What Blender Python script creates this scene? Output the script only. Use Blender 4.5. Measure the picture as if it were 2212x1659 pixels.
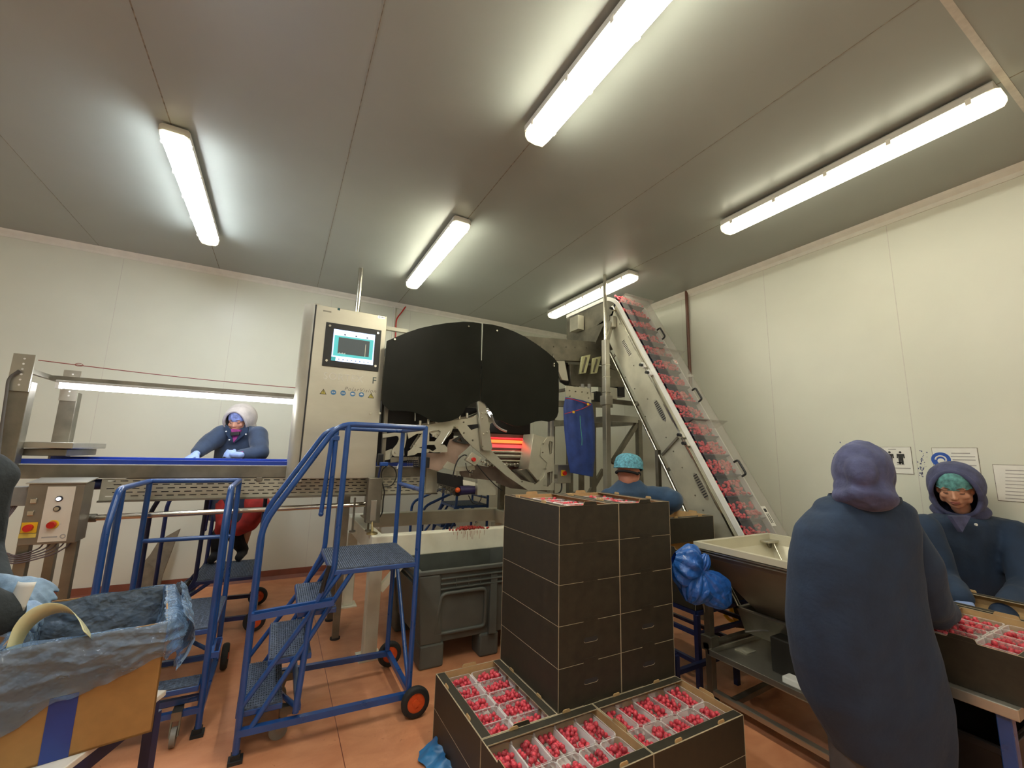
import bpy, bmesh, math, random
from mathutils import Vector, Matrix, noise
PI = math.pi
random.seed(7)
S = bpy.context.scene
for o in list(bpy.data.objects): bpy.data.objects.remove(o)
C = bpy.data.collections.new('place'); S.collection.children.link(C)

# ---------------------------------------------------------------- camera
FPX, W, H = 906.88, 2212, 1659
yaw, pit, rol = [math.radians(a) for a in (28.5004, 9.3561, 1.4309)]
EYE = Vector((0, 0, 1.55))
_f = Vector((math.sin(yaw)*math.cos(pit), math.cos(yaw)*math.cos(pit), math.sin(pit)))
_r0 = Vector((math.cos(yaw), -math.sin(yaw), 0)); _u0 = _r0.cross(_f)
_r = _r0*math.cos(rol) + _u0*math.sin(rol); _u = _u0*math.cos(rol) - _r0*math.sin(rol)
cam = bpy.data.cameras.new('camera'); co = bpy.data.objects.new('camera', cam); C.objects.link(co)
cam.sensor_width = 36; cam.lens = 36*FPX/W; cam.clip_start = .05; cam.clip_end = 60
m = Matrix((_r, _u, -_f)).transposed().to_4x4(); m.translation = EYE; co.matrix_world = m
S.camera = co
def at(u, v, **k):                                     # the point of a sight line at a known depth or on a known plane
    d = _f + _r*((u-W/2)/FPX) - _u*((v-H/2)/FPX)
    (a, val), = k.items()
    if a == 'D': return EYE + d*val
    i = 'xyz'.index(a); return EYE + d*((val-EYE[i])/d[i])

# ---------------------------------------------------------------- world, exposure
w = bpy.data.worlds.new('world'); S.world = w; w.use_nodes = True
w.node_tree.nodes['Background'].inputs[0].default_value = (.9, .88, .8, 1)
w.node_tree.nodes['Background'].inputs[1].default_value = .02
S.view_settings.view_transform = 'Standard'; S.view_settings.look = 'None'
S.view_settings.gamma = 1; S.view_settings.use_curve_mapping = False
S.view_settings.exposure = 0.92
LAMP = 21.0
BELTLAMP = 16.0

# ---------------------------------------------------------------- helpers
def sm(o, a=40):
    for p in o.data.polygons: p.use_smooth = True
    try: o.data.set_sharp_from_angle(angle=math.radians(a))
    except Exception: pass
def V(*a): return Vector(a)
class MB:
    def __init__(s): s.v = []; s.f = []; s.mi = []; s.m = 0
    def add(s, vs, fs):
        n = len(s.v); s.v += [Vector(p) for p in vs]
        for f in fs: s.f.append(tuple(n+i for i in f)); s.mi.append(s.m)
        return s
    def box(s, a, b):                                  # two opposite corners
        x0, x1 = sorted((a[0], b[0])); y0, y1 = sorted((a[1], b[1])); z0, z1 = sorted((a[2], b[2]))
        vs = [(x, y, z) for z in (z0, z1) for y in (y0, y1) for x in (x0, x1)]
        return s.add(vs, [(0,2,3,1), (4,5,7,6), (0,1,5,4), (2,6,7,3), (0,4,6,2), (1,3,7,5)])
    def obox(s, c, sx, sy, sz, M):                     # box of a size in a rotated frame
        M = M.to_3x3(); vs = [Vector(c) + M @ Vector((x*sx/2, y*sy/2, z*sz/2)) for z in (-1,1) for y in (-1,1) for x in (-1,1)]
        return s.add(vs, [(0,2,3,1), (4,5,7,6), (0,1,5,4), (2,6,7,3), (0,4,6,2), (1,3,7,5)])
    def bar(s, p, q, w, h=None, up=(0,0,1)):           # square bar from p to q
        p, q = Vector(p), Vector(q); h = h or w; d = (q-p).normalized(); up = Vector(up)
        if abs(d.dot(up)) > .98: up = Vector((0,1,0))
        a = d.cross(up).normalized(); b = a.cross(d)
        vs = [e + a*(i*w/2) + b*(j*h/2) for e in (p, q) for i, j in ((-1,-1),(1,-1),(1,1),(-1,1))]
        return s.add(vs, [(3,2,1,0), (4,5,6,7), (0,1,5,4), (1,2,6,5), (2,3,7,6), (3,0,4,7)])
    def tube(s, pts, r, n=12, caps=True, closed=False):
        pts = [Vector(p) for p in pts]; N = len(pts); rr = r if isinstance(r, (list, tuple)) else [r]*N
        base = len(s.v); prev = None; vs = []
        for i, p in enumerate(pts):
            if closed: d = pts[(i+1) % N]-pts[i-1]
            else: d = pts[min(i+1, N-1)]-pts[max(i-1, 0)]
            d.normalize()
            if prev is None:
                a = d.orthogonal().normalized()
            else:
                a = (prev - d*prev.dot(d)).normalized()
            prev = a; b = d.cross(a)
            k = 1.0
            for j in range(n):
                t = 2*PI*j/n; vs.append(p + (a*math.cos(t)+b*math.sin(t))*rr[i])
        fs = []
        for i in range(N if closed else N-1):
            i2 = (i+1) % N
            for j in range(n): fs.append((i*n+j, i*n+(j+1)%n, i2*n+(j+1)%n, i2*n+j))
        if caps and not closed:
            fs.append(tuple(reversed(range(n)))); fs.append(tuple((N-1)*n+j for j in range(n)))
        return s.add(vs, fs)
    def cyl(s, p, q, r, r2=None, n=20): return s.tube([p, q], [r, r if r2 is None else r2], n)
    def prism(s, poly, vec):                           # polygon pushed along a vector
        poly = [Vector(p) for p in poly]; vec = Vector(vec); n = len(poly)
        fs = [tuple(range(n)), tuple(reversed(range(n, 2*n)))] + [(i, n+i, n+(i+1)%n, (i+1)%n) for i in range(n)]
        return s.add(poly + [p+vec for p in poly], fs)
    def sphere(s, c, r, n=12, M=None):
        rx = r if isinstance(r, (tuple, list)) else (r, r, r); vs = []; fs = []; c = Vector(c)
        for i in range(1, n):
            t = PI*i/n
            for j in range(2*n):
                a = PI*j/n; q = Vector((rx[0]*math.sin(t)*math.cos(a), rx[1]*math.sin(t)*math.sin(a), rx[2]*math.cos(t)))
                vs.append(c + (M.to_3x3() @ q if M else q))
        k = 2*n
        for i in range(n-2):
            for j in range(k): fs.append((i*k+j, (i+1)*k+j, (i+1)*k+(j+1)%k, i*k+(j+1)%k))
        top = Vector((0,0,rx[2])); top = M.to_3x3() @ top if M else top
        vs += [c+top, c-top]; a, b = len(vs)-2, len(vs)-1
        for j in range(k): fs.append((a, j, (j+1)%k)); fs.append((b, (n-2)*k+(j+1)%k, (n-2)*k+j))
        return s.add(vs, fs)
    def grid(s, fn, nu, nv, closeu=False):             # surface fn(i/nu, j/nv)
        vs = [fn(i/nu, j/nv) for i in range(nu + (0 if closeu else 1)) for j in range(nv+1)]; fs = []
        for i in range(nu):
            i2 = (i+1) % nu if closeu else i+1
            for j in range(nv): fs.append((i*(nv+1)+j, i2*(nv+1)+j, i2*(nv+1)+j+1, i*(nv+1)+j+1))
        return s.add(vs, fs)
    def loft(s, rings, caps=True):                     # rings: equally long lists of points
        n = len(rings[0]); vs = [p for r in rings for p in r]; fs = []
        for i in range(len(rings)-1):
            for j in range(n): fs.append((i*n+j, i*n+(j+1)%n, (i+1)*n+(j+1)%n, (i+1)*n+j))
        if caps: fs.append(tuple(reversed(range(n)))); fs.append(tuple((len(rings)-1)*n+j for j in range(n)))
        return s.add(vs, fs)
ORG = {}
def link(o, parent, org):
    C.objects.link(o)
    if parent: o.parent = parent
    else: o.location = org
    ORG[o] = org
def tag(o, label=None, cat=None, group=None, kind=None):
    if label: o['label'] = label
    if cat: o['category'] = cat
    if group: o['group'] = group
    if kind: o['kind'] = kind
    return o
def build(name, mb, mat, parent=None, smooth=None, bevel=0, label=None, cat=None, group=None, kind=None, org=None, fixn=True):
    if parent: org = ORG[parent]
    elif org is None:
        xs = [p.x for p in mb.v]; ys = [p.y for p in mb.v]; zs = [p.z for p in mb.v]
        org = Vector(((min(xs)+max(xs))/2, (min(ys)+max(ys))/2, min(zs)))
    me = bpy.data.meshes.new(name); me.from_pydata([p-org for p in mb.v], [], mb.f); me.update()
    if fixn:
        bm = bmesh.new(); bm.from_mesh(me); bmesh.ops.recalc_face_normals(bm, faces=bm.faces); bm.to_mesh(me); bm.free()
    for mt in (mat if isinstance(mat, (list, tuple)) else [mat]): me.materials.append(mt)
    if len(me.materials) > 1: me.polygons.foreach_set('material_index', mb.mi)
    o = bpy.data.objects.new(name, me); link(o, parent, org)
    if smooth: sm(o, smooth)
    if bevel:
        md = o.modifiers.new('bevel', 'BEVEL'); md.width = bevel; md.segments = 2; md.limit_method = 'ANGLE'; md.angle_limit = .6
    return tag(o, label, cat, group, kind)
def thing(name, loc, label, cat, group=None):
    o = bpy.data.objects.new(name, None); o.empty_display_size = .1; link(o, None, Vector(loc)); o.location = loc
    return tag(o, label, cat, group)
def copy_tree(o, parent=None):
    c = o.copy(); C.objects.link(c)
    if parent: c.parent = parent
    ORG[c] = ORG.get(o, Vector())
    for ch in [x for x in C.objects if x.parent == o]: copy_tree(ch, c)
    return c
def smoothpath(pts, r, n=5):                           # rounds the corners of a polyline
    pts = [Vector(p) for p in pts]; out = [pts[0]]
    for a, b, c in zip(pts, pts[1:], pts[2:]):
        r1 = min(r, (b-a).length*.45, (c-b).length*.45); p = b+(a-b).normalized()*r1; q = b+(c-b).normalized()*r1
        for i in range(n+1):
            t = i/n; out.append(p*(1-t)**2 + b*2*t*(1-t) + q*t*t)
    out.append(pts[-1]); return out
def catmull(pts, n=6):
    P = [Vector(p) for p in pts]; P = [P[0]*2-P[1]] + P + [P[-1]*2-P[-2]]; out = []
    for i in range(1, len(P)-2):
        for k in range(n):
            t = k/n; a, b, c, d = P[i-1:i+3]
            out.append(.5*((2*b)+(c-a)*t+(2*a-5*b+4*c-d)*t*t+(3*b-a-3*c+d)*t**3))
    out.append(P[-2]); return out
def cutplate(name, outer, holes, org3, ex, ey, thick, mat, parent, label=None, bevel=.0, **k):
    """flat plate with real cut-outs: outlines are 2-D points in the frame (ex, ey) at org3"""
    cu = bpy.data.curves.new(name, 'CURVE'); cu.dimensions = '2D'; cu.fill_mode = 'BOTH'; cu.extrude = thick/2; cu.bevel_depth = bevel
    for poly in [outer]+list(holes):
        sp = cu.splines.new('POLY'); sp.points.add(len(poly)-1); sp.use_cyclic_u = True
        for i, p in enumerate(poly): sp.points[i].co = (p[0], p[1], 0, 1)
    t = bpy.data.objects.new('t', cu); C.objects.link(t)
    me = bpy.data.meshes.new_from_object(t); bpy.data.objects.remove(t)
    ex = Vector(ex).normalized(); ey = Vector(ey).normalized(); ez = ex.cross(ey); org = ORG[parent] if parent else Vector(org3)
    for vtx in me.vertices:
        q = vtx.co; vtx.co = Vector(org3) + ex*q.x + ey*q.y + ez*q.z - org
    me.materials.clear(); me.materials.append(mat)
    bm = bmesh.new(); bm.from_mesh(me); bmesh.ops.remove_doubles(bm, verts=bm.verts, dist=1e-5); bmesh.ops.recalc_face_normals(bm, faces=bm.faces); bm.to_mesh(me); bm.free()
    o = bpy.data.objects.new(name, me); link(o, parent, org)
    return tag(o, label, **k)
def lettering(txt, size, p, ex, ey, mat, parent, name='lettering', depth=.0006, align='LEFT', shear=0, sp=1.0, bold=0, label=None):
    cu = bpy.data.curves.new(name, 'FONT'); cu.body = txt; cu.size = size; cu.extrude = depth; cu.align_x = align; cu.shear = shear; cu.space_character = sp; cu.offset = bold
    t = bpy.data.objects.new('t', cu); C.objects.link(t); me = bpy.data.meshes.new_from_object(t); bpy.data.objects.remove(t)
    ex = Vector(ex).normalized(); ey = Vector(ey); ey = (ey-ex*ey.dot(ex)).normalized(); ez = ex.cross(ey); org = ORG[parent]
    for vtx in me.vertices: q = vtx.co; vtx.co = Vector(p)+ex*q.x+ey*q.y+ez*q.z-org
    me.materials.clear(); me.materials.append(mat)
    o = bpy.data.objects.new(name, me); link(o, parent, org); return tag(o, label)
# ---------------------------------------------------------------- materials
def newmat(name):
    m = bpy.data.materials.new(name); m.use_nodes = True; return m, m.node_tree, m.node_tree.nodes['Principled BSDF']
def mat(name, col, rough=.5, metal=0, var=.08, scale=12, bump=0, bscale=60, stretch=None, spec=.5, emit=None, es=0, coat=0, col2=None, alpha=None, trans=0, rand=0, sheen=0, rvar=.08):
    m, nt, b = newmat(name); N, L = nt.nodes, nt.links
    tc = N.new('ShaderNodeTexCoord'); mp = N.new('ShaderNodeMapping'); L.new(tc.outputs['Object'], mp.inputs[0])
    if stretch: mp.inputs['Scale'].default_value = stretch
    n1 = N.new('ShaderNodeTexNoise'); n1.inputs['Scale'].default_value = scale; n1.inputs['Detail'].default_value = 4; L.new(mp.outputs[0], n1.inputs[0])
    mr = N.new('ShaderNodeMapRange'); mr.inputs[1].default_value = .3; mr.inputs[2].default_value = .7; L.new(n1.outputs[0], mr.inputs[0])
    mx = N.new('ShaderNodeMix'); mx.data_type = 'RGBA'; L.new(mr.outputs[0], mx.inputs[0])
    c2 = col2 or tuple(max(0, c*(1-2*var)) for c in col)
    mx.inputs[6].default_value = (*c2, 1); mx.inputs[7].default_value = (*[min(1, c*(1+(0 if col2 else var))) for c in col], 1)
    out = mx.outputs[2]
    if rand:
        oi = N.new('ShaderNodeObjectInfo'); hs = N.new('ShaderNodeHueSaturation'); L.new(out, hs.inputs['Color'])
        r2 = N.new('ShaderNodeMapRange'); r2.inputs[3].default_value = 1-rand; r2.inputs[4].default_value = 1+rand; L.new(oi.outputs['Random'], r2.inputs[0]); L.new(r2.outputs[0], hs.inputs['Value']); out = hs.outputs[0]
    L.new(out, b.inputs['Base Color'])
    rr = N.new('ShaderNodeMapRange'); rr.inputs[3].default_value = max(.03, rough-rvar); rr.inputs[4].default_value = min(1, rough+rvar); L.new(n1.outputs[0], rr.inputs[0]); L.new(rr.outputs[0], b.inputs['Roughness'])
    b.inputs['Metallic'].default_value = metal; b.inputs['Specular IOR Level'].default_value = spec
    if coat: b.inputs['Coat Weight'].default_value = coat; b.inputs['Coat Roughness'].default_value = .15
    if sheen: b.inputs['Sheen Weight'].default_value = sheen
    if trans: b.inputs['Transmission Weight'].default_value = trans
    if alpha is not None: b.inputs['Alpha'].default_value = alpha
    if emit: b.inputs['Emission Color'].default_value = (*emit, 1); b.inputs['Emission Strength'].default_value = es
    if bump:
        n2 = N.new('ShaderNodeTexNoise'); n2.inputs['Scale'].default_value = bscale; n2.inputs['Detail'].default_value = 5; L.new(mp.outputs[0], n2.inputs[0])
        bp = N.new('ShaderNodeBump'); bp.inputs['Strength'].default_value = bump; bp.inputs['Distance'].default_value = .01; L.new(n2.outputs[0], bp.inputs['Height']); L.new(bp.outputs[0], b.inputs['Normal'])
    return m
def film(name, col, fac, rough=.1, tint=(1,1,1), bump=0, bscale=30, fk=1.0):    # thin clear plastic: see-through with a sheen of its own
    m, nt, b = newmat(name); N, L = nt.nodes, nt.links; N.remove(b)
    tr = N.new('ShaderNodeBsdfTransparent'); tr.inputs[0].default_value = (*tint, 1)
    df = N.new('ShaderNodeBsdfPrincipled'); df.inputs['Base Color'].default_value = (*col, 1); df.inputs['Roughness'].default_value = rough; df.inputs['Specular IOR Level'].default_value = .8
    fr = N.new('ShaderNodeFresnel'); fr.inputs[0].default_value = 1.35
    ad = N.new('ShaderNodeMath'); ad.operation = 'MULTIPLY_ADD'; ad.inputs[1].default_value = fk; ad.inputs[2].default_value = fac; ad.use_clamp = True; L.new(fr.outputs[0], ad.inputs[0])
    mx = N.new('ShaderNodeMixShader'); L.new(ad.outputs[0], mx.inputs[0]); L.new(tr.outputs[0], mx.inputs[1]); L.new(df.outputs[0], mx.inputs[2])
    L.new(mx.outputs[0], N['Material Output'].inputs[0])
    if bump:
        tc = N.new('ShaderNodeTexCoord'); n2 = N.new('ShaderNodeTexNoise'); n2.inputs['Scale'].default_value = bscale; n2.inputs['Detail'].default_value = 3; L.new(tc.outputs['Object'], n2.inputs[0])
        bp = N.new('ShaderNodeBump'); bp.inputs['Strength'].default_value = bump; bp.inputs['Distance'].default_value = .03; L.new(n2.outputs[0], bp.inputs['Height']); L.new(bp.outputs[0], df.inputs['Normal']); L.new(bp.outputs[0], fr.inputs['Normal'])
    return m
steel = mat('brushed stainless steel', (.56, .54, .47), .34, .9, .06, 5, .03, 90, rvar=.03)
steel_d = mat('dull stainless steel', (.27, .25, .20), .45, .85, .15, 7, .05, 60)
steel_p = mat('polished tube', (.7, .67, .58), .2, 1, .05, 8)
plate_m = mat('bead blasted plate', (.56, .54, .43), .45, .5, .08, 6, .05, 160)
cab_m = mat('cabinet steel', (.60, .57, .47), .38, .7, .05, 3, .02, 70, (1, 1, 2), rvar=.04)
dark_m = mat('dark machine interior', (.03, .028, .025), .6, .2)
shield_m = mat('black rubber sheet', (.009, .010, .0065), .36, 0, .12, 6, .06, 140, spec=.22)
blue = mat('blue enamel', (.016, .075, .28), .3, 0, .1, 9, .02, 120, coat=.3)
blue_d = mat('worn navy enamel', (.012, .022, .09), .38, 0, .2, 9)
wht = mat('white enamel frame', (.82, .79, .64), .4, 0, .05, 6)
white_p = mat('white plastic', (.85, .84, .80), .35, 0, .03)
black_p = mat('black plastic', (.015, .015, .016), .38, 0, .1)
rubber = mat('black rubber', (.02, .02, .02), .7, 0, .2)
orange_m = mat('orange wheel hub', (.75, .10, .02), .45)
red_m = mat('red plastic', (.62, .02, .015), .35)
yel_m = mat('yellow plastic', (.85, .52, .02), .4)
bin_m = mat('grey bin plastic', (.105, .112, .098), .5, 0, .12, 5, .03, 90)
card_b = mat('black printed cardboard', (.034, .028, .017), .55, 0, .15, 25, .03, 200)
kraft = mat('kraft cardboard', (.50, .33, .15), .8, 0, .06, 20, .03, 200)
kraft_l = mat('kraft cut edge', (.46, .38, .25), .8, 0, .1, 20)
navy = mat('navy padded cloth', (.019, .040, .085), .85, 0, .12, 9, .25, 35, sheen=.05)
hoodblue = mat('slate blue fleece', (.085, .095, .20), .9, 0, .2, 14, .35, 60, sheen=.08)
hoodgrey = mat('pale grey fleece', (.50, .46, .44), .9, 0, .1, 14, .2, 60)
skin = mat('skin', (.60, .30, .19), .5, 0, .06, 30, .05, 200)
glove_m = mat('blue nitrile glove', (.30, .42, .78), .4, 0, .1, 25, .15, 80)
net_m = mat('blue hair net', (.12, .38, .50), .7, 0, .3, 60, .5, 150)
red_cloth = mat('red cloth', (.42, .03, .025), .85, 0, .2, 10, .2, 40)
grey_cloth = mat('grey cloth', (.12, .11, .11), .9, 0, .15, 10, .2, 40)
black_cloth = mat('black cloth', (.012, .012, .014), .85, 0, .2, 10, .2, 40)
paper = mat('white paper', (.86, .85, .79), .6, 0, .03)
ink = mat('black ink', (.03, .03, .03), .6)
belt_m = mat('blue conveyor belt', (.015, .05, .34), .35, 0, .08, 8)
tread_m = mat('grey blue tread mat', (.10, .13, .19), .55, 0, .3, 60, .3, 200)
bluebag = mat('blue woven bag', (.025, .06, .26), .5, 0, .15, 12, .2, 40)
berry = mat('raspberry', (.60, .055, .080), .46, 0, .15, 60, rand=.35, spec=.6)
clear = film('clear punnet plastic', (.75, .70, .68), .16, .12)
cover = film('clear polycarbonate', (.62, .60, .56), .07, .1, fk=.3)
linerf = film('blue film liner', (.30, .45, .68), .25, .13, (.66, .80, .97), 1.0, 20)
bagf = film('blue waste bag film', (.03, .16, .60), .82, .2, (.2, .45, .9), .6, 22)
def emis(name, col, s):
    m, nt, b = newmat(name); b.inputs['Base Color'].default_value = (*col, 1); b.inputs['Emission Color'].default_value = (*col, 1); b.inputs['Emission Strength'].default_value = s; return m
# ================================================================ the room
ZC, YB, XR, XL, YF = 3.686, 6.03, 4.47, -4.4, -2.6
floor_m, nt, b = newmat('terracotta resin floor'); N, L = nt.nodes, nt.links
tc = N.new('ShaderNodeTexCoord')
def noise_n(sc, det=5, st=None, dist=0):
    n = N.new('ShaderNodeTexNoise'); n.inputs['Scale'].default_value = sc; n.inputs['Detail'].default_value = det; n.inputs['Distortion'].default_value = dist
    if st:
        mp = N.new('ShaderNodeMapping'); mp.inputs['Scale'].default_value = st; L.new(tc.outputs['Object'], mp.inputs[0]); L.new(mp.outputs[0], n.inputs[0])
    else: L.new(tc.outputs['Object'], n.inputs[0])
    return n.outputs[0]
def ramp(src, a, ca, b_, cb):
    r = N.new('ShaderNodeValToRGB'); r.color_ramp.elements[0].position = a; r.color_ramp.elements[0].color = (*ca, 1); r.color_ramp.elements[1].position = b_; r.color_ramp.elements[1].color = (*cb, 1); L.new(src, r.inputs[0]); return r.outputs[0]
base = ramp(noise_n(4.5, 7, (1, 1.6, 1), .6), .32, (.58, .23, .11), .68, (.72, .32, .16))
spots = ramp(noise_n(16, 6, None, 1.5), .70, (1, 1, 1), .74, (.72, .60, .55))
mx = N.new('ShaderNodeMix'); mx.data_type = 'RGBA'; mx.blend_type = 'MULTIPLY'; mx.inputs[0].default_value = 1; L.new(base, mx.inputs[6]); L.new(spots, mx.inputs[7]); L.new(mx.outputs[2], b.inputs['Base Color'])
rr = N.new('ShaderNodeMapRange'); rr.inputs[3].default_value = .22; rr.inputs[4].default_value = .62; L.new(noise_n(2.3, 4), rr.inputs[0]); L.new(rr.outputs[0], b.inputs['Roughness'])
bp = N.new('ShaderNodeBump'); bp.inputs['Strength'].default_value = .12; bp.inputs['Distance'].default_value = .01; L.new(noise_n(60, 4), bp.inputs['Height']); L.new(bp.outputs[0], b.inputs['Normal'])
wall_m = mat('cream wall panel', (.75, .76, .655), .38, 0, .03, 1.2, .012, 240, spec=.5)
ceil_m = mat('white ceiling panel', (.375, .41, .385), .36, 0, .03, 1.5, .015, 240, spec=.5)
trim_m = mat('white cove trim', (.80, .78, .70), .35, 0, .03)
seam_m = mat('seam line', (.30, .27, .21), .8, 0, .3, 30)
seam_l = mat('pale sealant', (.66, .64, .57), .5, 0, .05, 30)
skirt_m = mat('red brown skirting', (.24, .07, .04), .45, 0, .12, 6)
def st(name, mb, m, bevel=0): return build(name, mb, m, kind='structure', bevel=bevel)
st('floor', MB().box((XL, YF, -.08), (XR, YB, 0)), floor_m)
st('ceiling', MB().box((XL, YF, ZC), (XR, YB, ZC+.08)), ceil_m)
st('wall_back', MB().box((XL-.1, YB, -.08), (XR+.1, YB+.1, ZC+.08)), wall_m)
st('wall_right', MB().box((XR, YF, -.08), (XR+.1, YB, ZC+.08)), wall_m)
st('wall_left', MB().box((XL-.1, YF, -.08), (XL, YB, ZC+.08)), wall_m)
st('wall_front', MB().box((XL-.1, YF-.1, -.08), (XR+.1, YF, ZC+.08)), wall_m)
# cove trims along the ceiling
st('trim_1', MB().prism([(XL, YB, ZC), (XL, YB-.045, ZC), (XL, YB-.035, ZC-.02), (XL, YB-.012, ZC-.05), (XL, YB-.008, ZC-.075), (XL, YB, ZC-.075)], (XR-XL, 0, 0)), trim_m)
st('trim_2', MB().prism([(XR, YF, ZC), (XR-.045, YF, ZC), (XR-.035, YF, ZC-.02), (XR-.012, YF, ZC-.05), (XR-.008, YF, ZC-.085), (XR, YF, ZC-.085)], (0, YB-YF-.05, 0)), trim_m)
st('trim_3', MB().box((2.45, .475, ZC-.004), (XR-.05, .505, ZC)), seam_l)
st('baseboard_back', MB().prism([(XL, YB, 0), (XL, YB-.06, 0), (XL, YB-.02, .035), (XL, YB-.012, .10), (XL, YB, .10)], (XR-XL, 0, 0)), skirt_m)
st('baseboard_right', MB().prism([(XR, YF, 0), (XR-.06, YF, 0), (XR-.02, YF, .035), (XR-.012, YF, .10), (XR, YF, .10)], (0, YB-YF-.07, 0)), skirt_m)
n = 4
for x in (-3.05, -1.955, -.858, .232, 1.32, 2.412, 3.37):
    mb = MB(); wd = .0035 if x in (-.858, 1.32, 3.37) else .002
    mb.box((x-wd, YF, ZC-.001), (x+wd, YB-.05, ZC)); st('trim_%d' % n, mb, seam_m); n += 1
for x in (-3.93, -2.84, -1.749, -.659, .43, 1.52, 2.61, 3.70):
    st('trim_%d' % n, MB().box((x-.0022, YB-.001, .1), (x+.0022, YB, ZC-.075)), seam_l); n += 1
for y in (-1.82, -.74, .35, 1.434, 2.514, 3.595, 4.68):
    st('trim_%d' % n, MB().box((XR-.001, y-.0025, .1), (XR, y+.0025, ZC-.085)), seam_l); n += 1
# saw cuts in the floor
for a, b_ in (((.44, YF, 0), (.444, YB-.07, .0006)),):
    st('trim_%d' % n, MB().box(a, b_), skirt_m); n += 1

# ---------------------------------------------------------------- ceiling fittings: each lamp's own diffuser gives the light
lens_m = emis('lit diffuser', (1.0, .95, .75), LAMP)
lens_r = emis('lit diffuser turned down', (1.0, .95, .72), LAMP*.26)  # turned down so the nearby right wall does not blow out
lens_b = emis('lit diffuser rear dimmed', (1.0, .96, .85), LAMP*.55)  # weaker setting for the unseen fittings behind the camera
lens_w = emis('lit diffuser cooler', (.93, .98, 1.0), LAMP)
lens_end = mat('yellowed clear end', (.75, .68, .42), .25, 0, .1, emit=(1, .9, .6), es=1.2)
hous_m = mat('grey fitting body', (.50, .48, .43), .5, 0, .05)
clip_m = mat('pale clip', (.70, .66, .58), .4, 0)
LEN = 1.70
def fitting(x, y0, label, lens, group='ceiling strip lights'):
    t = thing('strip_light', (x, y0, ZC), label, 'light', group)
    y1 = y0+LEN; b = MB()
    b.prism([(x-.085, y0+.02, ZC-.035), (x-.07, y0+.02, ZC-.018), (x+.07, y0+.02, ZC-.018), (x+.085, y0+.02, ZC-.035), (x+.085, y0+.02, ZC-.075), (x-.085, y0+.02, ZC-.075)], (0, LEN-.04, 0))
    for yy in (y0+.3, y1-.3): b.box((x-.03, yy-.03, ZC-.02), (x+.03, yy+.03, ZC-.0005))
    build('housing', b, hous_m, t)
    sec = [(x-.078, ZC-.0752), (x-.076, ZC-.105), (x-.058, ZC-.128), (x, ZC-.136), (x+.058, ZC-.128), (x+.076, ZC-.105), (x+.078, ZC-.0752)]
    build('diffuser', MB().prism([(a, y0+.05, c) for a, c in sec], (0, LEN-.10, 0)), lens, t)
    for e0, e1, nm in ((y0, y0+.049, 0), (y1-.049, y1, 1)):
        e = MB(); tip = e0 if nm == 0 else e1; inn = e1 if nm == 0 else e0
        e.loft([[(x+(a-x)*k, yy, ZC-.0752+(c-ZC+.0752)*k) for a, c in sec] for yy, k in ((inn, 1), ((tip*2+inn)/3, .98), (tip, .72))])
        build('end_cap', e, lens_end, t)
    for yy in [y0+.12+i*(LEN-.24)/4 for i in range(5)]:
        for sx in (-1, 1): build('clip', MB().box((x+sx*.079, yy-.012, ZC-.10), (x+sx*.088, yy+.012, ZC-.062)), clip_m, t)
    return t
fitting(-.83, 3.30, 'white strip light on the ceiling above the sorting belt on the left', lens_w)
fitting(1.275, .43, 'strip light on the ceiling cut by the top edge of the photo', lens_m)
fitting(1.26, 3.33, 'short looking strip light on the ceiling above the black shield panels', lens_m)
fitting(3.355, .50, 'long strip light on the ceiling nearest the right wall, near top right corner', lens_r)
fitting(3.387, 3.35, 'strip light on the ceiling behind the top of the inclined conveyor', lens_r)
fitting(-.83, .25, 'strip light on the ceiling out of view above the left foreground', lens_w)

fitting(-.83, -2.30, 'strip light on the ceiling behind the camera, on the left', lens_b)
fitting(1.275, -2.30, 'strip light on the ceiling behind the camera, in the middle', lens_b)

# ---------------------------------------------------------------- poles, pipes on the walls
def pole_th(name, p, q, r, m, label, cat='pole', extra=None):
    mb = MB(); mb.cyl(p, q, r); 
    return build(name, mb, m, label=label, cat=cat, smooth=40)
pole_th('support_pole', (.645, 5.045, 1.5), (.645, 5.045, ZC), .028, steel_p, 'polished steel pole rising to the ceiling behind the touch screen cabinet')
t = thing('wall_pipe', (4.44, 3.49, .8), 'reddish brown vertical pipe on the right wall behind the inclined conveyor', 'pipe')
mb = MB(); mb.cyl((4.44, 3.49, .3), (4.44, 3.49, ZC), .019); build('pipe', mb, mat('brown pipe', (.16, .07, .045), .4), t, 40)
for z in (1.0, 2.55): build('bracket', MB().box((4.41, 3.465, z), (4.469, 3.515, z+.03)), white_p, t)
p = at(853, 655, y=YB-.02)
build('conduit', MB().box((p.x-.012, YB-.03, .3), (p.x+.012, YB-.001, ZC-.07)), trim_m, label='white vertical conduit on the back wall right of the cabinet', cat='conduit')
q = [at(878, 660, y=YB-.02), at(868, 674, y=YB-.02), at(857, 690, y=YB-.04), at(855, 715, y=YB-.04), at(854, 760, y=YB-.04), at(852, 850, y=YB-.04)]
build('air_hose', MB().tube(catmull(q), .009, 8), red_m, label='thin red hose dropping beside the white conduit on the back wall', cat='hose', smooth=60)
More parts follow.
